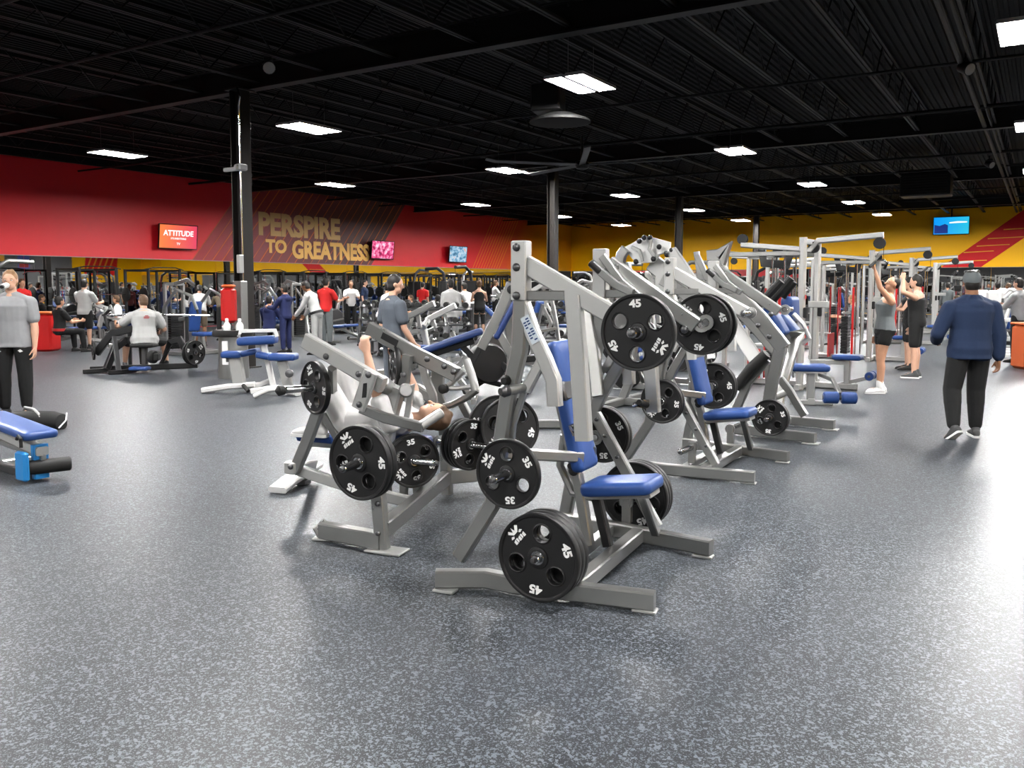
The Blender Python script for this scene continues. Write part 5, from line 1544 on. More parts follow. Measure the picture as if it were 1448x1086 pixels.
def cable_station():
    e = empty('cable_station', (0, 0, 0))
    M1 = 'silver_light'
    for y in (-.55, .55):
        MB().path([(-1.15, y, 0), (-1.15, y, 2.12)], .07, .07, S, c=.012).build('upright', M1, e)
    for x, y in ((0, -.42), (0, .42)):
        MB().path([(x, y, 0), (x, y, 2.32)], .085, .11, S, c=.03).build('upright', M1, e)
    MB().path([(-1.15, 0, .05), (.75, 0, .05)], .09, .09, S).build('base_rail', M1, e)
    for x in (-1.15, 0):
        MB().path([(x, -.6, .05), (x, .6, .05)], .08, .08).build('base_rail', M1, e)
    for y in (-.5, .5):
        MB().path([(-1.15, y, 2.08), (-.02, y * .85, 2.08)], .06, .07, S).build('top_beam', 'silver', e)
    MB().path([(-1.1, 0, 2.25), (0, 0, 2.14), (.12, 0, 2.28), (1.05, 0, 2.34)], .08, .09, S, c=.02).build('top_arm', M1, e)
    MB().path([(0, -.45, 2.26), (0, .45, 2.26)], .07, .09).build('top_beam', M1, e)
    MB().path([(-1.15, -.55, 2.1), (-1.15, .55, 2.1)], .06, .07).build('top_beam', 'silver', e)
    for x, z in ((1.0, 2.22), (0.05, 2.18), (-1.08, 2.34), (-.5, 2.12)):
        MB().lathe([(.02, -.03), (.085, -.03), (.075, 0), (.085, .03), (.02, .03)], (x, 0, z), (0, 1, 0), 16, True).build('pulley', 'black_metal', e)
    MB().path([(-.8, .12, 2.2), (-.72, 0, 1.95), (-.35, -.05, 1.92), (-.3, .0, 2.15)], .05, .12, S).build('pulley_bracket', 'black_metal', e)
    for y in (-.10, .10):
        MB().cyl((-.55, y, .1), (-.55, y, 2.05), .018, 8).build('guide_rod', 'chrome', e)
        MB().cyl((-.30, y * 3, .1), (-.30, y * 3, 2.05), .014, 8).build('guide_rod', 'chrome', e)
    st = MB()
    for k in range(13):
        st.box((-.55, 0, .16 + k * .062), (.14, .36, .056), c=.006)
    st.build('weight_stack', 'black_metal', e)
    MB().box((-.55, 0, 1.0), (.13, .34, .05), c=.006).build('stack_top', 'silver', e)
    MB().path([(-.85, -.3, .3), (-.85, .3, .3), ], .02, .5, None).build('guard', 'red_paint', e)
    MB().box((-.78, .32, .8), (.02, .06, 1.5), c=.004).build('guard_strip', 'red_paint', e)
    MB().box((-.35, -.36, .8), (.04, .05, 1.5), c=.004).build('guard_strip', 'red_paint', e)
    MB().tube([(1.06, 0, 2.22), (1.06, 0, 1.98)], .005, 6).build('cable', 'black_rubber', e)
    MB().tube([(-.55, 0, 1.03), (-.55, 0, 2.12)], .006, 6).build('cable', 'black_rubber', e)
    b = MB().tube([(.98, -.55, 1.86), (1.04, -.40, 1.95), (1.06, 0, 1.97), (1.04, .40, 1.95), (.98, .55, 1.86)], .016, 8).build('pulldown_bar', 'chrome', e)
    for y in (-1, 1):
        MB().tube([(.98, .55 * y, 1.86), (1.04, .42 * y, 1.945)], .022, 8).build('hand_grip', 'black_rubber', b)
    hpad('seat', (.60, 0, .50), (.42, .32, .075), 'blue_vinyl', e)
    MB().path([(.60, 0, .46), (.60, 0, .05)], .08, .08, S).build('seat_post', M1, e)
    MB().path([(.05, 0, .40), (.60, 0, .42)], .07, .07, S).build('seat_arm', M1, e)
    MB().path([(.45, 0, .06), (.95, 0, .22)], .06, .06, S).build('roller_arm', M1, e)
    MB().cyl((.95, -.20, .24), (.95, -.015, .24), .065, 16).build('foam_roller', 'blue_vinyl', e)
    MB().cyl((.95, .015, .24), (.95, .20, .24), .065, 16).build('foam_roller', 'blue_vinyl', e)
    MB().cyl((.95, -.205, .24), (.95, .205, .24), .022, 10).build('axle', 'steel_dark', e)
    MB().path([(0, 0, 1.30), (.30, 0, 1.30)], .08, .10, S).build('pad_arm', M1, e)
    for y in (-.42, .42):
        MB().box((.06, y, 1.18), (.06, .09, .16), c=.012).build('handle_bracket', 'black_metal', e)
    d = MB().lathe([(.005, 0), (.035, .002), (.035, .004)], (.057, -.42, 1.42), (1, 0, 0), 12, True).build('badge', 'red_paint', e)
    return e

def power_rack():
    e = empty('power_rack', (0, 0, 0))
    for x in (-.6, .6):
        for y in (-.6, .6):
            u = MB().path([(x, y, 0), (x, y, 2.12)], .08, .08, S).build('upright', 'black_metal', e)
            MB().box((x, y, .008), (.16, .16, .014), c=.003).build('foot_plate', 'black_metal', u)
    for z in (.10, 2.08):
        for y in (-.6, .6):
            MB().path([(-.6, y, z), (.6, y, z)], .07, .07, S).build('cross_beam', 'black_metal', e)
        MB().path([(-.6, -.6, z), (-.6, .6, z)], .07, .07).build('cross_beam', 'black_metal', e)
    MB().tube([(.6, -.75, 2.10), (.66, -.4, 2.17), (.66, .4, 2.17), (.6, .75, 2.10)], .018, 8).build('pull_up_bar', 'black_metal', e)
    for y in (-.6, .6):
        MB().box((.66, y, 1.25), (.10, .05, .12), c=.008).build('bar_hook', 'steel_dark', e)
        for z in (.5, .9):
            MB().cyl((-.66, y, z), (-.95, y, z), .022, 8).build('plate_peg', 'chrome', e)
    MB().cyl((.68, -1.1, 1.30), (.68, 1.1, 1.30), .016, 10).build('barbell', 'chrome', e)
    for y in (-1, 1):
        MB().lathe([(.03, -.02), (.2, -.02), (.225, -.015), (.225, .015), (.2, .02), (.03, .02)], (.68, .85 * y, 1.30), (0, 1, 0), 24, True).build('barbell_plate', 'plate_black', e)
    hpad('bench_pad', (.25, 0, .46), (1.1, .28, .07), 'blue_vinyl', e)
    MB().path([(-.2, 0, .02), (-.2, 0, .42), (.7, 0, .42), (.7, 0, .02)], .06, .06, S).build('bench_frame', 'black_metal', e)
    return e

def flat_bench(incline=0.0, mtl='silver'):
    e = empty('weight_bench', (0, 0, 0))
    hpad('seat_pad', (.38, 0, .45), (.36, .29, .07), 'blue_vinyl', e, -R(8) if incline else 0)
    ca, sa = math.cos(incline), math.sin(incline)
    c = Vector((.18 - .46 * ca, 0, .45 + .46 * sa))
    pad('back_pad', c, (.88, .29, .07), rotY(incline), 'blue_vinyl', e)
    MB().path([(.58, 0, .38), (.1, 0, .36), (-.7, 0, .10)], .07, .07, S).build('spine', mtl, e)
    MB().path([(.52, 0, .38), (.62, 0, .05)], .07, .07, S).build('front_leg', mtl, e)
    MB().path([(.62, -.28, .035), (.62, .28, .035)], .06, .06).build('foot_bar', mtl, e)
    MB().path([(-.70, -.34, .035), (-.70, .34, .035)], .06, .06).build('foot_bar', mtl, e)
    MB().path([(-.45, 0, .18), (c.x, 0, c.z - .05)], .05, .05, S).build('back_post', mtl, e)
    for y in (-.36, .36):
        MB().lathe([(.01, -.02), (.05, -.02), (.05, .02), (.01, .02)], (-.70, y, .05), (0, 1, 0), 12, True).build('wheel', 'black_rubber', e)
    return e

def elliptical():
    e = empty('elliptical_trainer', (0, 0, 0))
    MB().path([(-.9, 0, .08), (.7, 0, .08)], .12, .10, S).build('base_frame', 'black_metal', e)
    for x in (-.9, .7):
        MB().path([(x, -.35, .05), (x, .35, .05)], .08, .08).build('foot_bar', 'black_metal', e)
    MB().lathe([(.02, -.14), (.34, -.13), (.38, -.08), (.38, .08), (.34, .13), (.02, .14)], (.45, 0, .45), (0, 1, 0), 28, True).build('flywheel_cover', 'steel_dark', e)
    MB().path([(.55, 0, .6), (.72, 0, 1.25), (.70, 0, 1.55)], .10, .12, S).build('mast', 'silver', e)
    c = MB().box((.62, 0, 1.62), (.08, .46, .34), mtx=rotY(-R(20)), c=.03).build('console', 'black_metal', e)
    MB().box((.575, 0, 1.63), (.01, .36, .24), mtx=rotY(-R(20)), c=.002).build('display', 'screen_glass', c)
    for y in (-.28, .28):
        MB().tube([(.62, y, .55), (.60, y, 1.1), (.45, y * 1.05, 1.45), (.32, y * 1.1, 1.62), (.25, y * 1.1, 1.72)], .024, 8).build('swing_arm', 'silver', e)
        MB().tube([(.36, y * 1.08, 1.57), (.24, y * 1.1, 1.73)], .032, 8).build('hand_grip', 'black_rubber', e)
        MB().path([(.62, y, .50), (-.2, y, .38), (-.85, y, .30)], .06, .05, S).build('pedal_arm', 'silver', e)
        MB().box((-.15, y, .43), (.38, .16, .06), c=.02).build('pedal', 'black_rubber', e)
    return e

def treadmill():
    e = empty('treadmill', (0, 0, 0))
    MB().box((0, 0, .16), (1.75, .72, .16), c=.03).build('deck', 'black_metal', e)
    MB().box((-.1, 0, .245), (1.5, .5, .012), c=.003).build('belt', 'black_rubber', e)
    MB().box((.70, 0, .28), (.42, .68, .16), c=.05).build('motor_cover', 'steel_dark', e)
    for y in (-.38, .38):
        MB().path([(.62, y, .16), (.78, y, .9), (.72, y, 1.32)], .06, .09, S).build('upright', 'silver', e)
        MB().tube([(.74, y, 1.0), (.4, y, 1.0), (.1, y, .96)], .025, 8).build('hand_rail', 'black_metal', e)
        MB().box((-.05, y * .86, .25), (1.4, .07, .02), c=.004).build('side_step', 'silver', e)
    c = MB().box((.68, 0, 1.38), (.10, .85, .42), mtx=rotY(-R(25)), c=.04).build('console', 'black_metal', e)
    MB().box((.625, 0, 1.40), (.012, .5, .28), mtx=rotY(-R(25)), c=.002).build('display', 'screen_glass', c)
    return e

def lat_tower(col='silver'):
    e = empty('pulldown_tower', (0, 0, 0))
    MB().path([(-.6, 0, .05), (.7, 0, .05)], .1, .1, S).build('base_rail', col, e)
    MB().path([(-.6, -.4, .05), (-.6, .4, .05)], .1, .1).build('base_rail', col, e)
    MB().tube([(-.55, 0, .05), (-.55, 0, 1.7), (-.45, 0, 2.05), (-.15, 0, 2.22), (.45, 0, 2.2)], .06, 10).build('curved_mast', col, e)
    for y in (-.28, .28):
        MB().path([(-.5, y, .05), (-.5, y, 1.75)], .06, .10, S).build('stack_upright', col, e)
    MB().box((-.5, 0, 1.5), (.18, .5, .5), c=.02).build('shroud', 'black_metal', e)
    st = MB()
    for k in range(14): st.box((-.45, 0, .16 + k * .055), (.14, .34, .05), c=.005)
    st.build('weight_stack', 'black_metal', e)
    hpad('seat', (.42, 0, .50), (.4, .3, .07), 'blue_vinyl', e)
    MB().path([(.42, 0, .46), (.42, 0, .05)], .08, .08, S).build('seat_post', col, e)
    MB().cyl((.12, -.26, .68), (.12, .26, .68), .06, 12).build('thigh_roller', 'blue_vinyl', e)
    MB().path([(-.5, 0, .62), (.12, 0, .66)], .05, .05, S).build('roller_arm', col, e)
    MB().tube([(.40, -.5, 1.88), (.45, -.35, 1.95), (.45, .35, 1.95), (.40, .5, 1.88)], .016, 8).build('pulldown_bar', 'chrome', e)
    MB().tube([(.45, 0, 2.2), (.45, 0, 1.95)], .006, 6).build('cable', 'black_rubber', e)
    return e

def selector_machine(main='white_metal'):
    e = empty('selector_machine', (0, 0, 0))
    if main == 'white_metal':
        MB().box((-.55, 0, .78), (.30, .46, 1.4), c=.05).build('stack_housing', main, e)
        MB().box((-.395, 0, .75), (.02, .30, 1.1), c=.004).build('stack_window', 'black_metal', e)
    else:
        for y in (-.26, .26):
            MB().path([(-.55, y, .05), (-.55, y, 1.62)], .06, .08, S).build('stack_upright', main, e)
        MB().path([(-.55, -.26, 1.62), (-.55, .26, 1.62)], .08, .08).build('top_beam', main, e)
        MB().path([(-.55, 0, 1.62), (-.1, 0, 1.72), (.1, 0, 1.60)], .06, .08, S).build('top_arm', main, e)
        st = MB()
        for k in range(15): st.box((-.55, 0, .14 + k * .055), (.13, .34, .05), c=.005)
        st.build('weight_stack', 'black_metal', e)
        for y in (-.09, .09): MB().cyl((-.55, y, .1), (-.55, y, 1.6), .014, 8).build('guide_rod', 'chrome', e)
    MB().path([(-.6, -.45, .05), (.8, -.45, .05)], .08, .08, S).build('base_rail', main, e)
    MB().path([(-.6, .45, .05), (.8, .45, .05)], .08, .08, S).build('base_rail', main, e)
    MB().path([(.45, -.45, .06), (.45, .45, .06)], .08, .08).build('cross_beam', main, e)
    MB().tube([(-.5, -.45, .1), (-.3, -.50, 1.1), (.1, -.5, 1.5), (.5, -.42, 1.35), (.62, -.4, 1.05)], .04, 10).build('press_arm', main, e)
    MB().tube([(-.5, .45, .1), (-.3, .50, 1.1), (.1, .5, 1.5), (.5, .42, 1.35), (.62, .4, 1.05)], .04, 10).build('press_arm', main, e)
    for y in (-.4, .4):
        MB().cyl((.62, y, 1.08), (.66, y, .92), .026, 10).build('hand_grip', 'black_rubber', e)
    hpad('seat', (.35, 0, .48), (.4, .36, .09), 'blue_vinyl', e)
    pad('backrest', (.10, 0, .88), (.70, .32, .09), rotY(-R(80)), 'blue_vinyl', e)
    MB().path([(.33, 0, .44), (.36, 0, .06)], .09, .09, S).build('seat_post', main, e)
    MB().path([(.03, 0, .86), (-.4, 0, .80)], .07, .09, S).build('back_bracket', main, e)
    return e

def plate_tree():
    e = empty('plate_tree', (0, 0, 0))
    MB().path([(-.35, 0, .05), (.35, 0, .05)], .07, .07, S).build('base_rail', 'silver', e)
    MB().path([(0, -.35, .05), (0, .35, .05)], .07, .07).build('base_rail', 'silver', e)
    MB().path([(0, 0, .05), (0, 0, 1.35)], .08, .08, S).build('mast', 'silver', e)
    for z in (.38, .80, 1.2):
        for y in (-1, 1):
            MB().cyl((0, .04 * y, z), (0, .30 * y, z), .025, 10).build('plate_peg', 'chrome', e)
    return e

def dumbbell_rack():
    e = empty('dumbbell_rack', (0, 0, 0))
    for y in (-1.15, 1.15):
        MB().path([(-.3, y, .03), (.3, y, .03)], .08, .06, S).build('foot', 'black_metal', e)
        MB().path([(.2, y, .05), (-.2, y, 1.15)], .08, .1, S).build('end_frame', 'black_metal', e)
    for z, x in ((.35, .16), (.70, .03), (1.05, -.10)):
        MB().box((x, 0, z), (.30, 2.3, .03), mtx=rotY(R(12)), c=.006).build('shelf', 'steel_dark', e)
    return e
def dumbbell_mesh():
    a = MB().cyl((-.07, 0, 0), (.07, 0, 0), .016, 8).mesh('dumbbell', 'chrome')
    h = MB().lathe([(.02, 0), (.062, .005), (.07, .02), (.07, .085), (.062, .10), (.02, .102)], (.06, 0, 0), (1, 0, 0), 12, True).mesh('head', 'black_rubber')
    return a, h

def fit(o, x, y, rz, label, group=None, cat='gym machine'):
    o.location = (x, y, 0); o.rotation_euler = (0, 0, rz)
    tag(o, label, cat, group)
OCC = []
for o in COL.objects:
    if o.parent is None and o.get('category') in ('person', 'gym machine', 'bench'):
        OCC.append((o.location.x, o.location.y, 1.0 if o['category'] == 'person' else 1.3))
for y in (11.2, 23.37, 34.2, 45.5): OCC.append((-13.1, y, .9))
for px, dep, r in ((640, 11.6, 1.3), (690, 12.4, 1.2), (708, 9.4, 1.1), (368, 12.4, 1.2), (332, 12.6, 1), (331, 14.6, .9), (66, 20.6, .8), (1456, 16.2, .8), (206, 15.6, 1.7)):
    q = PD(px, dep); OCC.append((q.x, q.y, r))
for x, y in ((-12.2, 15.6), (-14.4, 17.6), (-9.9, 18.3)): OCC.append((x, y, 1.5))
def free(x, y, r=.55):
    return all((x - a) ** 2 + (y - b) ** 2 > (r + c) ** 2 for a, b, c in OCC)
class Proto:
    def __init__(s, o): s.o, s.kids, s.n = o, tree(o), 0
    def put(s, x, y, rz, label, group=None, cat='gym machine'):
        s.n += 1
        c = s.o if s.n == 1 else copy_tree(s.o, s.kids)
        fit(c, x, y, rz, label, group, cat)
        return c
bpy.context.view_layer.update()
OCC += [(-5.3, 12.6, 1.2), (-5.6, 15.6, 1.2), (-9.0, 15.0, 1.2), (-9.8, 12.0, 1.2), (-20.8, 13.4, 1.3)]
OCC += [(-5.9, 22.0, 1.3), (-6.1, 28.0, 1.3)]
# leg extension in front of the first station
e = empty('leg_extension_bench', (-2.62, 11.7, 0), R(-68), 'low leg extension with blue seat and blue double roller before the cable stations', 'bench')
hpad('seat', (0, 0, .50), (.36, .50, .085), 'blue_vinyl', e)
MB().box((0, 0, .445), (.30, .40, .03), c=.004).build('seat_bracket', 'silver_light', e)
MB().path([(.05, .02, .44), (.02, .02, .05)], .10, .10, S).build('seat_post', 'silver_light', e)
MB().path([(-.7, .15, .40), (-.05, .05, .42)], .08, .08, S).build('seat_arm', 'silver_light', e)
MB().path([(.10, .12, .42), (.55, .20, .40), (.92, .22, .26)], .05, .05, S).build('roller_arm', 'silver', e)
MB().cyl((.94, .02, .22), (.94, .20, .22), .075, 16).build('foam_roller', 'blue_vinyl', e)
MB().cyl((.94, .23, .22), (.94, .41, .22), .075, 16).build('foam_roller', 'blue_vinyl', e)
MB().cyl((.94, .01, .22), (.94, .42, .22), .03, 10).build('axle', 'steel_dark', e)
MB().path([(-.7, .15, .05), (.12, .02, .05)], .09, .08, S).build('base_rail', 'silver_light', e)
MB().path([(-.7, .15, .05), (-.7, .15, .44)], .08, .08, S).build('rear_post', 'silver_light', e)
MB().path([(.08, -.25, .04), (.08, .3, .04)], .07, .06).build('foot_bar', 'silver_light', e)
# -------- cable stations in a line beyond the presses
cs = Proto(cable_station())
for k, (x, y) in enumerate(((-2.85, 13.0), (-3.05, 19.4), (-3.0, 25.2), (-3.0, 31.0))):
    if k == 0: x, y = HAND_W.x - 1.02, HAND_W.y + .47
    OCC.append((x, y, 1.2))
    cs.put(x, y, 0 if k else R(-2), '%s silver cable station %s' % (ordn(k), 'beside the woman in the grey tank top' if k == 0 else 'from the front, line beyond the presses'), 'cable stations')
for k, (x, y) in enumerate(((-5.9, 22.0), (-6.1, 28.0))):
    cs.put(x, y, math.pi, '%s silver cable station of the left-hand line behind the presses' % ordn(k), 'cable stations')
PR = Proto(power_rack()); FB = Proto(flat_bench()); IB = Proto(flat_bench(R(35))); EL = Proto(elliptical()); TM = Proto(treadmill()); LT = Proto(lat_tower())
SM = Proto(selector_machine()); SG = Proto(selector_machine('silver')); PT = Proto(plate_tree()); DR = Proto(dumbbell_rack()); LB = Proto(lat_tower('black_metal'))
# red wall side: rows parallel to the wall
for k in range(15):
    y = 15.5 + k * 2.3
    if not free(-25.3, y, .35): continue
    PR.put(-25.3, y, R(rnd.uniform(-2, 2)), '%s black power rack from the left along the red wall' % ordn(k), 'power racks along the red wall')
protoA = [(EL, 'black and silver elliptical trainer'), (LT, 'silver curved pulldown tower'), (SG, 'silver selector machine with blue pads'), (TM, 'black treadmill'), (IB, 'incline bench with blue pads'), (LB, 'black pulldown tower'), (FB, 'flat bench with blue pads'), (PT, 'silver plate tree')]
press_kids = tree(MC)
bench_kids = tree(MBENCH)
seq = {}
def row(xr, y0, y1, step, order, rowname, faces):
    y = y0; k = 0
    cnt = {}
    while y < y1:
        pt, nm = protoA[order[k % len(order)]]
        cnt[nm] = cnt.get(nm, 0)
        xx, yy = xr + rnd.uniform(-.3, .3), y + rnd.uniform(-.15, .15)
        r = 1.0 if pt in (LT, LB, SG) else .45 if pt is PT else .7
        if not free(xx, yy, r * .55):
            y += .5
            continue
        OCC.append((xx, yy, r * .8))
        pt.put(xx, yy, faces[k % len(faces)] + R(rnd.uniform(-8, 8)), '%s, %s of its kind %s' % (nm, ordn(cnt[nm]), rowname), 'machines %s' % rowname, 'bench' if 'bench' in nm else 'plate tree' if 'tree' in nm else 'gym machine')
        cnt[nm] += 1
        y += step; k += 1
row(-22.3, 10.0, 47, 1.9, [4, 1, 6, 4, 2, 7, 6, 5], 'in front of the power racks', [0, math.pi / 2])
row(-19.6, 9.6, 46, 2.0, [1, 2, 0, 6, 5, 7, 2, 4, 3], 'two lines off the red wall', [math.pi, math.pi, math.pi / 2])
row(-16.9, 12.8, 46, 2.1, [2, 6, 7, 5, 4, 1, 2, 0], 'along the middle columns', [0, -math.pi / 2])
row(-10.6, 19.5, 47, 2.4, [2, 1, 4, 5, 2, 7], 'right of the middle columns', [math.pi, 0])
row(-8.2, 22.5, 47, 2.6, [1, 2, 5, 3, 0, 2], 'behind the slanted presses', [0, math.pi])
# end of the room, left of the walkway
row(-5.4, 33.5, 49, 2.2, [3, 0, 3, 0, 2], 'in front of the yellow wall', [math.pi / 2])
def wrow(x, y0, y1, step, nm, pts, rowname, f):
    y = y0; k = 0
    while y < y1:
        pt = pts[k % len(pts)]
        if not free(x, y, .45):
            y += .5
            continue
        OCC.append((x, y, .75))
        pt.put(x + rnd.uniform(-.25, .25), y, f + R(rnd.uniform(-6, 6)), '%s, %s from the front in the line %s' % ('white stack machine' if pt is SM else 'black cardio machine' if pt in (EL, TM) else 'silver machine', ordn(k), rowname), 'machines ' + rowname)
        y += step; k += 1
wrow(-.6, 21.5, 48, 1.9, 'white stack machine with blue pads', [SM, SM, EL], 'left of the right walkway', 0)
wrow(3.4, 24.0, 49, 1.8, 'white stack machine with blue pads', [SM, EL, TM, SG], 'right of the right walkway', math.pi)
wrow(6.0, 25.0, 49, 2.0, 'white stack machine with blue pads', [EL, TM, SM], 'second beyond the right walkway', math.pi)
# plate-loaded presses repeated behind the front pair
for k, (x, y, rz, lab) in enumerate(((-5.3, 12.6, 0, 'third shoulder press, behind the tall white crown'), (-5.6, 15.6, 0, 'fourth shoulder press in the line behind the tall crown'), (-9.0, 15.0, math.pi, 'shoulder press facing left beside the middle columns'))):
    c = copy_tree(MC, press_kids); fit(c, x, y, rz, 'silver ' + lab, 'plate-loaded press machines')
for rx, ry, who in ((-5.3, 12.6, 'third'), (-5.6, 15.6, 'fourth')):
    rg = Rig(Vector((rx, ry, 0)), 0)
    for nm, y0, sd in (('low', .70, 1), ('low', .70, -1), ('mid', .66, 1), ('mid', .66, -1), ('arm', .66, 1), ('arm', .66, -1)):
        for j in range(2):
            near_plate(rg, HUBS[nm], '45' if nm == 'low' else '35', -(y0 + .045 * j), rnd.uniform(0, 6), '%s plate on the %s %s peg of the %s shoulder press' % (('inner', 'outer')[j], {'low': 'lowest', 'mid': 'middle', 'arm': 'lever'}[nm], 'near' if sd == 1 else 'far', who), sd, 'plates on the presses further back', False)
for k, (x, y, rz, lab) in enumerate(((-9.8, 12.0, R(190), 'low bench press left of the middle column, facing away'), (-20.8, 13.4, R(80), 'low bench press near the red wall behind the broad man'))):
    c = copy_tree(MBENCH, bench_kids); fit(c, x, y, rz, 'silver ' + lab, 'plate-loaded press machines')
# dumbbell racks
dm, dh = dumbbell_mesh()
for k, (x, y, rz, lab) in enumerate(((-12.2, 15.6, R(-58), 'left of the young man in slate'), (-14.4, 17.6, R(-58), 'behind the person in red'), (-9.9, 18.3, R(-58), 'beyond the woman in grey'))):
    DR.put(x, y, rz, 'long black three-shelf dumbbell rack %s' % lab, 'dumbbell racks', 'rack')
    mt = Matrix.Translation((x, y, 0)) @ Matrix.Rotation(rz, 4, 'Z')
    for sh, (z, xx) in enumerate(((.35, .16), (.70, .03), (1.05, -.10))):
        for j in range(10):
            o = put('dumbbell', dm, None, mt @ Matrix.Translation((xx, -1.0 + j * .222, z + .092)))
            tag(o, '%s dumbbell on the %s shelf, rack %s' % (ordn(j), ('lowest', 'middle', 'top')[sh], lab), 'dumbbell', 'dumbbells on the rack ' + lab)
            put('head', dh, o); put('head', dh, o, Matrix.Rotation(math.pi, 4, 'Z'))
# plates on the trees
for o in [PT.o] + [x for x in COL.objects if x.name.startswith('plate_tree') and x is not PT.o]:
    if o.parent: continue
    mt = Matrix.Translation(o.location) @ Matrix.Rotation(o.rotation_euler.z, 4, 'Z')
    for z in (.38, .80, 1.2):
        for y in (-1, 1):
            p = mt @ Vector((0, .14 * y, z)); n = (mt.to_3x3() @ Vector((0, y, 0)))
            plate('45' if z < 1 else '35', p, n, rnd.uniform(0, 6), 'plate on the %s peg, %s' % ({.38: 'lowest', .80: 'middle', 1.2: 'top'}[z] + (' left' if y > 0 else ' right'), o['label'].replace('silver plate tree, ', '').replace('of its kind', 'plate tree')), 'plates on plate trees', detail=False)
# ------------------------------------------------------------------ single pieces in the middle distance
def wr(o): return Vector((o.x, o.y, 0))
# bench at the left edge with clamp and roller
Lb = Rig(G(0, 634), R(-4))
e = empty('adjustable_bench', Lb.o, Lb.yaw, 'adjustable bench with long blue pad at the left edge of the floor', 'bench')
a, b = Lb.Gd(-70, 600, .47), Lb.Gd(60, 612, .40)
a = Vector((b.x - .98, b.y, .455)); b.z = .375
d = (b - a).normalized(); nx = Vector((d.z, 0, -d.x))
if nx.z < 0: nx = -nx
pad('back_pad', (a + b) * .5, ((b - a).length, .28, .065), Matrix((d, nx.cross(d), nx)).transposed(), 'blue_vinyl', e)
f0, f1 = a - nx * .10, b - nx * .13
MB().path([f0, f1], .10, .07, (0, 1, 0), c=.01).build('frame', 'silver_light', e)
MB().path([f0 - nx * .10, f1 - nx * .05 + d * .02], .04, .04, (0, 1, 0)).build('side_rail', 'silver', e)
MB().path([Vector((a.x + .1, b.y, .03)), Vector((b.x - .12, b.y, .03))], .10, .06, (0, 1, 0)).build('base_rail', 'steel_dark', e)
MB().path([Vector((a.x + .1, b.y - .3, .03)), Vector((a.x + .1, b.y + .3, .03))], .08, .06).build('foot_bar', 'silver', e)
MB().path([Vector((a.x + .1, b.y, .05)), f0 + d * .1], .07, .07, (0, 1, 0)).build('leg', 'silver', e)
MB().box((b.x - .06, b.y - .14, .14), (.16, .05, .24), c=.015).build('height_clamp', 'blue_clamp', e)
MB().path([Vector((b.x - .06, b.y, .02)), Vector((b.x - .06, b.y, .3))], .12, .06, (0, 1, 0)).build('leg', 'blue_clamp', e)
MB().cyl((b.x - .06, b.y - .10, .12), (b.x + .04, b.y + .20, .12), .06, 16).build('foam_roller', 'black_rubber', e)
MB().tube([(b.x - .02, b.y - .16, .30), (b.x - .02, b.y - .16, .37), (b.x - .06, b.y - .16, .39), (b.x - .09, b.y - .16, .36)], .014, 8).build('pull_pin', 'black_metal', e)
# gym bag on the floor
q = G(48, 607)
e = empty('gym_bag', q, HEAD, 'black gym bag lying on the floor at the feet of the man at the left', 'bag')
sb = MB()
sb.rings([ellring(Vector((x, 0, .10 * r)), Vector((0, 1, 0)), Vector((0, 0, 1)), .15 * r, .10 * r, 16) for x, r in ((-.33, .55), (-.31, .85), (-.2, 1), (0, 1.03), (.2, 1), (.31, .85), (.33, .55))])
sb.build('body', 'cloth_black', e)
MB().tube([(-.18, .1, .17), (-.12, .05, .24), (.02, -.02, .23), (.1, -.08, .19), (.14, -.12, .15)], .014, 8).build('handle', 'cloth_lightgray', e)
MB().tube([(.33, -.10, .03), (.36, 0, .10), (.33, .08, .17)], .008, 6).build('piping', 'letter_white', e)
MB().poly([(-.12, -.145, .13), (-.02, -.148, .14), (-.04, -.15, .06), (-.10, -.15, .05)], (0, -1, 0), .008).build('patch', 'letter_white', e)
q = G(-22, 592)
e = empty('gym_bag', q + Vector((0, 0, .22)), HEAD, 'dark grey bag hanging at the very left edge beside the man drinking', 'bag')
MB().box((0, 0, .14), (.28, .16, .42), c=.05).build('body', 'shoe_gray', e)
MB().tube([(-.1, 0, .33), (-.08, 0, .48), (.08, 0, .48), (.1, 0, .33)], .012, 8).build('handle', 'black_metal', e)

# black plate-loaded seat machine under the broad man
P4 = Vector((SEAT4[0], SEAT4[1], 0))
Bk = Rig(P4, HEAD + math.pi / 2 + R(22))
e = empty('row_machine', Bk.o, HEAD, 'black plate-loaded row machine with the broad man sitting on it', 'gym machine')
def bk(x, y, z): return Vector((x, y, z))     # x right in view, y away
pad('seat', (0, -.02, .50), (.42, .34, .08), I3, 'black_rubber', e)
MB().path([bk(-.95, -.10, .06), bk(.0, -.15, .10), bk(.95, .05, .12)], .10, .10).build('base_beam', 'black_metal', e)
MB().path([bk(0, -.02, .46), bk(.03, -.10, .10)], .10, .10).build('seat_post', 'black_metal', e)
MB().path([bk(-.98, -.35, .04), bk(-.62, -.2, .06), bk(-.3, .1, .06)], .09, .07).build('foot', 'black_metal', e)
MB().path([bk(-.45, -.50, .04), bk(-.25, -.35, .04), bk(-.1, -.1, .06)], .09, .07).build('foot', 'black_metal', e)
MB().path([bk(-.30, -.42, .05), bk(-.48, -.15, .55), bk(-.62, .05, .9)], .08, .10).build('strut', 'steel_dark', e)
MB().path([bk(-.85, -.1, .35), bk(-.55, -.1, .72), bk(-.2, 0, .80)], .10, .13).build('lever', 'black_metal', e)
MB().path([bk(-.6, -.25, .08), bk(-.5, -.1, .45), bk(-.35, .05, .6)], .09, .12).build('strut', 'black_metal', e)
MB().tube([bk(-.55, 0, .68), bk(-.68, 0, .85), bk(-.72, 0, 1.05), bk(-.62, 0, 1.15)], .03, 10).build('handle', 'black_metal', e)
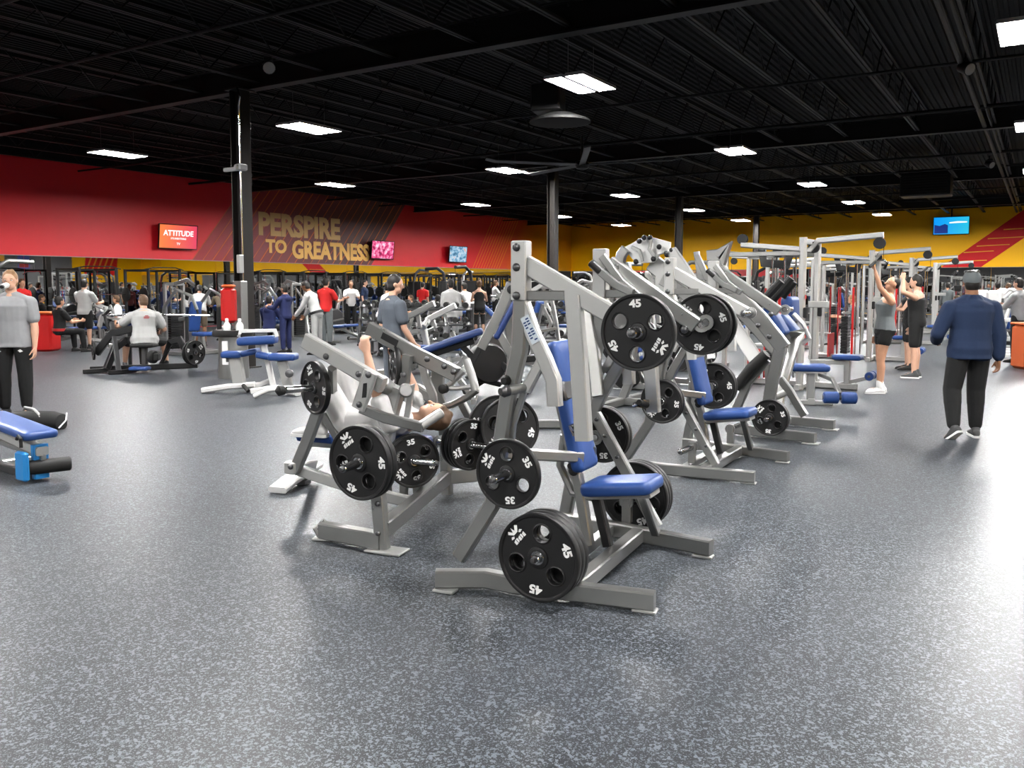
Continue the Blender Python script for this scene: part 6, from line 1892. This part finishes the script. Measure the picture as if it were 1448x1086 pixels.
MB().path([bk(.28, 0, .10), bk(.45, .05, .55), bk(.62, .05, .60), bk(.85, .1, .15)], .09, .11).build('rear_arch', 'black_metal', e)
MB().lathe([(.02, -.05), (.10, -.05), (.12, -.03), (.12, .03), (.10, .05), (.02, .05)], bk(.25, -.25, .30), (1, -.4, 0), 18, True).build('foot_roller', 'black_rubber', e)
MB().box(bk(.32, -.25, .30), (.10, .14, .14), c=.02).build('pedal', 'black_rubber', e)
MB().tube([bk(-1.05, .6, 1.02), bk(-.4, .62, 1.03), bk(.5, .62, 1.03), bk(1.0, .6, 1.02)], .018, 8).build('cross_bar', 'chrome', e)
for x in (-.55, .55): MB().path([bk(x, .62, 1.0), bk(x, .6, .05)], .06, .06).build('rear_upright', 'black_metal', e)
MB().path([bk(-.6, .6, .05), bk(.6, .6, .05)], .07, .06).build('rear_foot', 'black_metal', e)
pad('chest_pad', bk(-.30, .45, .88), (.36, .12, .34), I3, 'blue_dark', e)
MB().path([bk(-.3, .5, .75), bk(-.25, .45, .1)], .07, .08).build('pad_post', 'black_metal', e)
MB().path([bk(.0, -.05, .10), bk(0, .62, .08)], .08, .08).build('base_beam', 'black_metal', e)
pad('foot_pad', bk(.05, -.35, .10), (.34, .22, .06), I3, 'blue_vinyl', e)
hh = Matrix.Rotation(HEAD, 3, 'Z')
for k, (v, n, key) in enumerate((((-.86, -.18, .42), (-1, -.6, 0), '35'), ((.88, -.02, .36), (1, -.55, 0), '45'), ((.94, -.05, .36), (1, -.55, 0), '45'))):
    plate(key, P4 + hh @ Vector(v), hh @ Vector(n), rnd.uniform(0, 6), 'plate on the %s of the black row machine' % ('left lever', 'right arch, inner one', 'right arch, outer one')[k], 'plates on the black row machine')

# preacher benches, trash can and wipes stand around the first column
def pc(px, py, z, dep):   # photo column at a chosen depth
    return PD(px, dep, z)
e0 = PD(368, 12.4); Rp = Rig(Vector((e0.x, e0.y, 0)), HEAD)
e = empty('preacher_bench', Rp.o, Rp.yaw, 'preacher curl bench with blue pads and white curved feet left of the bench press', 'bench')
pad('arm_pad', (-.02, 0, .79), (.56, .26, .12), rotY(R(-3)), 'blue_vinyl', e)
MB().path([(-.28, -.05, .85), (-.25, -.05, .93), (.25, -.05, .94), (.28, -.05, .85)], .03, .05).build('bar_rest', 'white_metal', e)
pad('seat', (.38, -.1, .56), (.40, .30, .10), I3, 'blue_vinyl', e)
pad('seat_wing', (.08, .0, .57), (.22, .26, .09), rotY(R(10)), 'blue_vinyl', e)
MB().path([(.36, -.1, .50), (.44, -.05, .08)], .10, .14).build('seat_post', 'silver_light', e)
MB().path([(.05, 0, .80), (.14, 0, .40), (.2, 0, .10)], .07, .08).build('pad_post', 'white_metal', e)
MB().path([(-.1, -.1, .05), (.25, -.05, .09), (.62, -.25, .05)], .12, .09, c=.02).build('base_rail', 'white_metal', e)
MB().path([(.05, -.48, .03), (.25, -.42, .12), (.55, -.38, .14)], .12, .06, c=.02).build('curved_foot', 'white_metal', e)
MB().lathe([(.01, 0), (.06, .02), (.06, .06), (.01, .08)], (.50, -.2, .33), (0, -1, 0), 12, True).build('knob', 'steel_dark', e)
e0 = PD(332, 12.6); Rp = Rig(Vector((e0.x, e0.y, 0)), HEAD)
e = empty('sit_up_bench', Rp.o, Rp.yaw, 'low bench with small blue seat and white feet below the black column', 'bench')
pad('seat', (-.02, 0, .57), (.30, .26, .10), I3, 'blue_vinyl', e)
pad('head_pad', (.25, 0, .60), (.26, .24, .09), rotY(R(-12)), 'blue_vinyl', e)
MB().path([(-.1, 0, .50), (.1, 0, .50)], .12, .08).build('seat_bracket', 'steel_dark', e)
MB().path([(.02, 0, .52), (.08, 0, .10)], .14, .18).build('seat_post', 'silver_light', e)
MB().path([(-.45, -.1, .04), (-.1, -.05, .09), (.3, 0, .12)], .14, .08, c=.02).build('curved_foot', 'white_metal', e)
MB().path([(.0, .1, .08), (.35, .1, .10), (.5, .15, .16)], .10, .08, c=.02).build('base_rail', 'white_metal', e)
MB().tube([(.16, -.1, .12), (.26, -.18, .04)], .03, 8).build('foot_peg', 'black_rubber', e)
q = PD(331, 14.6)
e = empty('wipes_bin', q, HEAD, 'grey bin with black ring top in front of the black column', 'bin')
MB().lathe([(.02, 0), (.26, .0), (.26, .02), (.24, .72), (.24, .74), (.02, .74)], (0, 0, 0), (0, 0, 1), 24, True).build('body', 'silver', e)
MB().lathe([(.20, .72), (.33, .72), (.345, .76), (.33, .83), (.20, .83), (.18, .78)], (0, 0, 0), (0, 0, 1), 28).build('ring', 'black_rubber', e)
MB().lathe([(.01, .76), (.20, .765)], (0, 0, 0), (0, 0, 1), 20).build('lid', 'black_metal', e)
MB().box((-.06, -.25, .45), (.10, .012, .4), c=.003).build('sign', 'letter_white', e)
for k, (dx, lab) in enumerate(((-.1, 'left'), (.12, 'right'))):
    b = empty('spray_bottle', q + c_r * dx + Vector((0, 0, .77)), 0, 'clear spray bottle standing on the %s of the bin in front of the column' % lab, 'bottle')
    MB().lathe([(.02, 0), (.065, .005), (.065, .14), (.035, .19), (.02, .20)], (0, 0, 0), (0, 0, 1), 14, True).build('body', 'clear_plastic', b)
    MB().lathe([(.02, .2), (.03, .2), (.03, .25), (.012, .26)], (0, 0, 0), (0, 0, 1), 10, True).build('cap', 'letter_white', b)
q = PD(326, 15.9)
e = empty('fire_extinguisher_cabinet', q + Vector((0, 0, 1.0)), HEAD, 'red box on a stand at the left of the black column', 'cabinet')
MB().box((0, 0, .22), (.26, .22, .66), c=.05).build('casing', 'red_paint', e)
MB().box((0, 0, .58), (.22, .18, .06), c=.02).build('lid', 'orange_plastic', e)
MB().path([(0, 0, -.10), (0, 0, -1.0)], .08, .08).build('post', 'black_metal', e)
# blue incline bench and black leg machine in the middle
q = PD(640, 11.6); Rm = Rig(Vector((q.x, q.y, 0)), HEAD)
e = empty('decline_bench', Rm.o, Rm.yaw, 'long slanted dark blue bench behind the far lever of the bench press', 'bench')
a, b = Vector((-.62, 0, .62)), Vector((.42, 0, .98))
d = (b - a).normalized(); nx = Vector((-d.z, 0, d.x))
pad('bench_pad', (a + b) * .5, ((b - a).length, .32, .09), Matrix((d, nx.cross(d), nx)).transposed(), 'blue_dark', e)
MB().path([(-.55, 0, .56), (.3, 0, .84)], .10, .08, S).build('frame', 'black_metal', e)
MB().path([(.12, 0, .78), (.3, 0, .6), (.44, 0, .86)], .08, .08, S).build('bracket', 'black_metal', e)
MB().path([(-.05, 0, .62), (-.02, 0, .35), (.1, 0, .30)], .06, .06, S).build('post', 'silver_light', e)
MB().path([(.2, 0, .62), (.0, 0, .40), (-.3, 0, .30), (-.4, 0, .02)], .08, .08, S).build('leg', 'silver', e)
MB().path([(.1, 0, .3), (.3, 0, .02)], .08, .08, S).build('leg', 'silver', e)
MB().path([(-.4, -.3, .03), (-.4, .3, .03)], .07, .06).build('foot_bar', 'silver', e)
MB().path([(.3, -.3, .03), (.3, .3, .03)], .07, .06).build('foot_bar', 'silver', e)
q = PD(690, 12.4); Rm = Rig(Vector((q.x, q.y, 0)), HEAD)
e = empty('glute_machine', Rm.o, Rm.yaw, 'black machine with round weight drum left of the front press head', 'gym machine')
MB().lathe([(.02, -.14), (.27, -.13), (.30, -.08), (.30, .08), (.27, .13), (.02, .14)], (-.02, 0, .46), (.5, -1, 0), 28, True).build('weight_drum', 'black_metal', e)
MB().lathe([(.20, -.05), (.34, -.05), (.36, 0), (.34, .05), (.20, .05)], (.02, .2, .50), (.5, -1, 0), 28).build('drum_ring', 'steel_dark', e)
MB().path([(.0, .1, .52), (.45, .12, .50), (.7, .15, .52)], .10, .10).build('beam', 'black_metal', e)
MB().path([(.2, 0, .45), (.55, -.1, .10), (.62, -.12, .04)], .08, .09).build('leg', 'black_metal', e)
MB().path([(-.1, .1, .2), (.62, -.1, .05)], .08, .07).build('base_rail', 'black_metal', e)
MB().path([(-.35, -.1, .04), (-.05, .1, .2)], .08, .07).build('leg', 'black_metal', e)
MB().path([(-.3, 0, .55), (-.1, 0, .5)], .06, .06).build('axle', 'silver', e)
for dx in (.30, .48): MB().path([(dx, .1, .54), (dx, .1, .68)], .06, .07).build('pad_block', 'black_rubber', e)
# Y-shaped grey frame left of the front press
q = PD(708, 9.4); Rm = Rig(Vector((q.x, q.y, 0)), HEAD)
e = empty('incline_press_machine', Rm.o, Rm.yaw, 'grey Y-framed incline press standing just left behind the front press head', 'gym machine')
MB().path([(-.22, 0, .90), (-.02, 0, 1.28), (.12, 0, 1.62)], .05, .11, S).build('lever', 'silver', e)
MB().path([(-.07, 0, 1.16), (.14, 0, .78), (.2, 0, .4), (.2, 0, .02)], .05, .09, S).build('strut', 'silver', e)
MB().path([(.05, .25, 1.55), (.12, .25, .9), (.1, .25, .02)], .06, .10, S).build('upright', 'silver', e)
pad('backrest', (.06, .1, 1.22), (.5, .28, .07), rotY(-R(62)), 'blue_dark', e)
MB().path([(-.5, 0, .05), (.7, 0, .05)], .08, .09, S).build('base_rail', 'silver', e)
MB().path([(.1, -.3, .05), (.1, .5, .05)], .08, .09).build('base_rail', 'silver', e)
MB().lathe([(.01, 0), (.05, .01), (.05, .04), (.01, .05)], (.12, -.04, 1.55), (0, -1, 0), 12, True).build('pivot_cap', 'black_metal', e)
# red bin and red frame far left, orange bin at the right edge
q = PD(66, 20.6)
e = empty('trash_bin', q, HEAD, 'red square bin behind the seated person in black, far left', 'bin')
MB().box((0, 0, .45), (.5, .5, .9), c=.05).build('body', 'red_paint', e)
MB().box((0, 0, .93), (.54, .54, .06), c=.02).build('lid', 'orange_plastic', e)
q = PD(1456, 16.2)
e = empty('trash_bin', q, HEAD, 'orange-brown bin at the right edge beside the person in grey hoodie', 'bin')
MB().box((0, 0, .42), (.5, .5, .84), c=.05).build('body', 'orange_plastic', e)
MB().box((0, 0, .86), (.54, .54, .05), c=.02).build('lid', 'orange_plastic', e)
# white pennants / posters seen low on the mirrors
def wall_poster(y, z, w, h, material, label):
    o = MB().box((WL + .03, y, z), (.02, w, h), c=.003).build('poster', material, None, smooth=False)
    tag(o, label, 'poster')
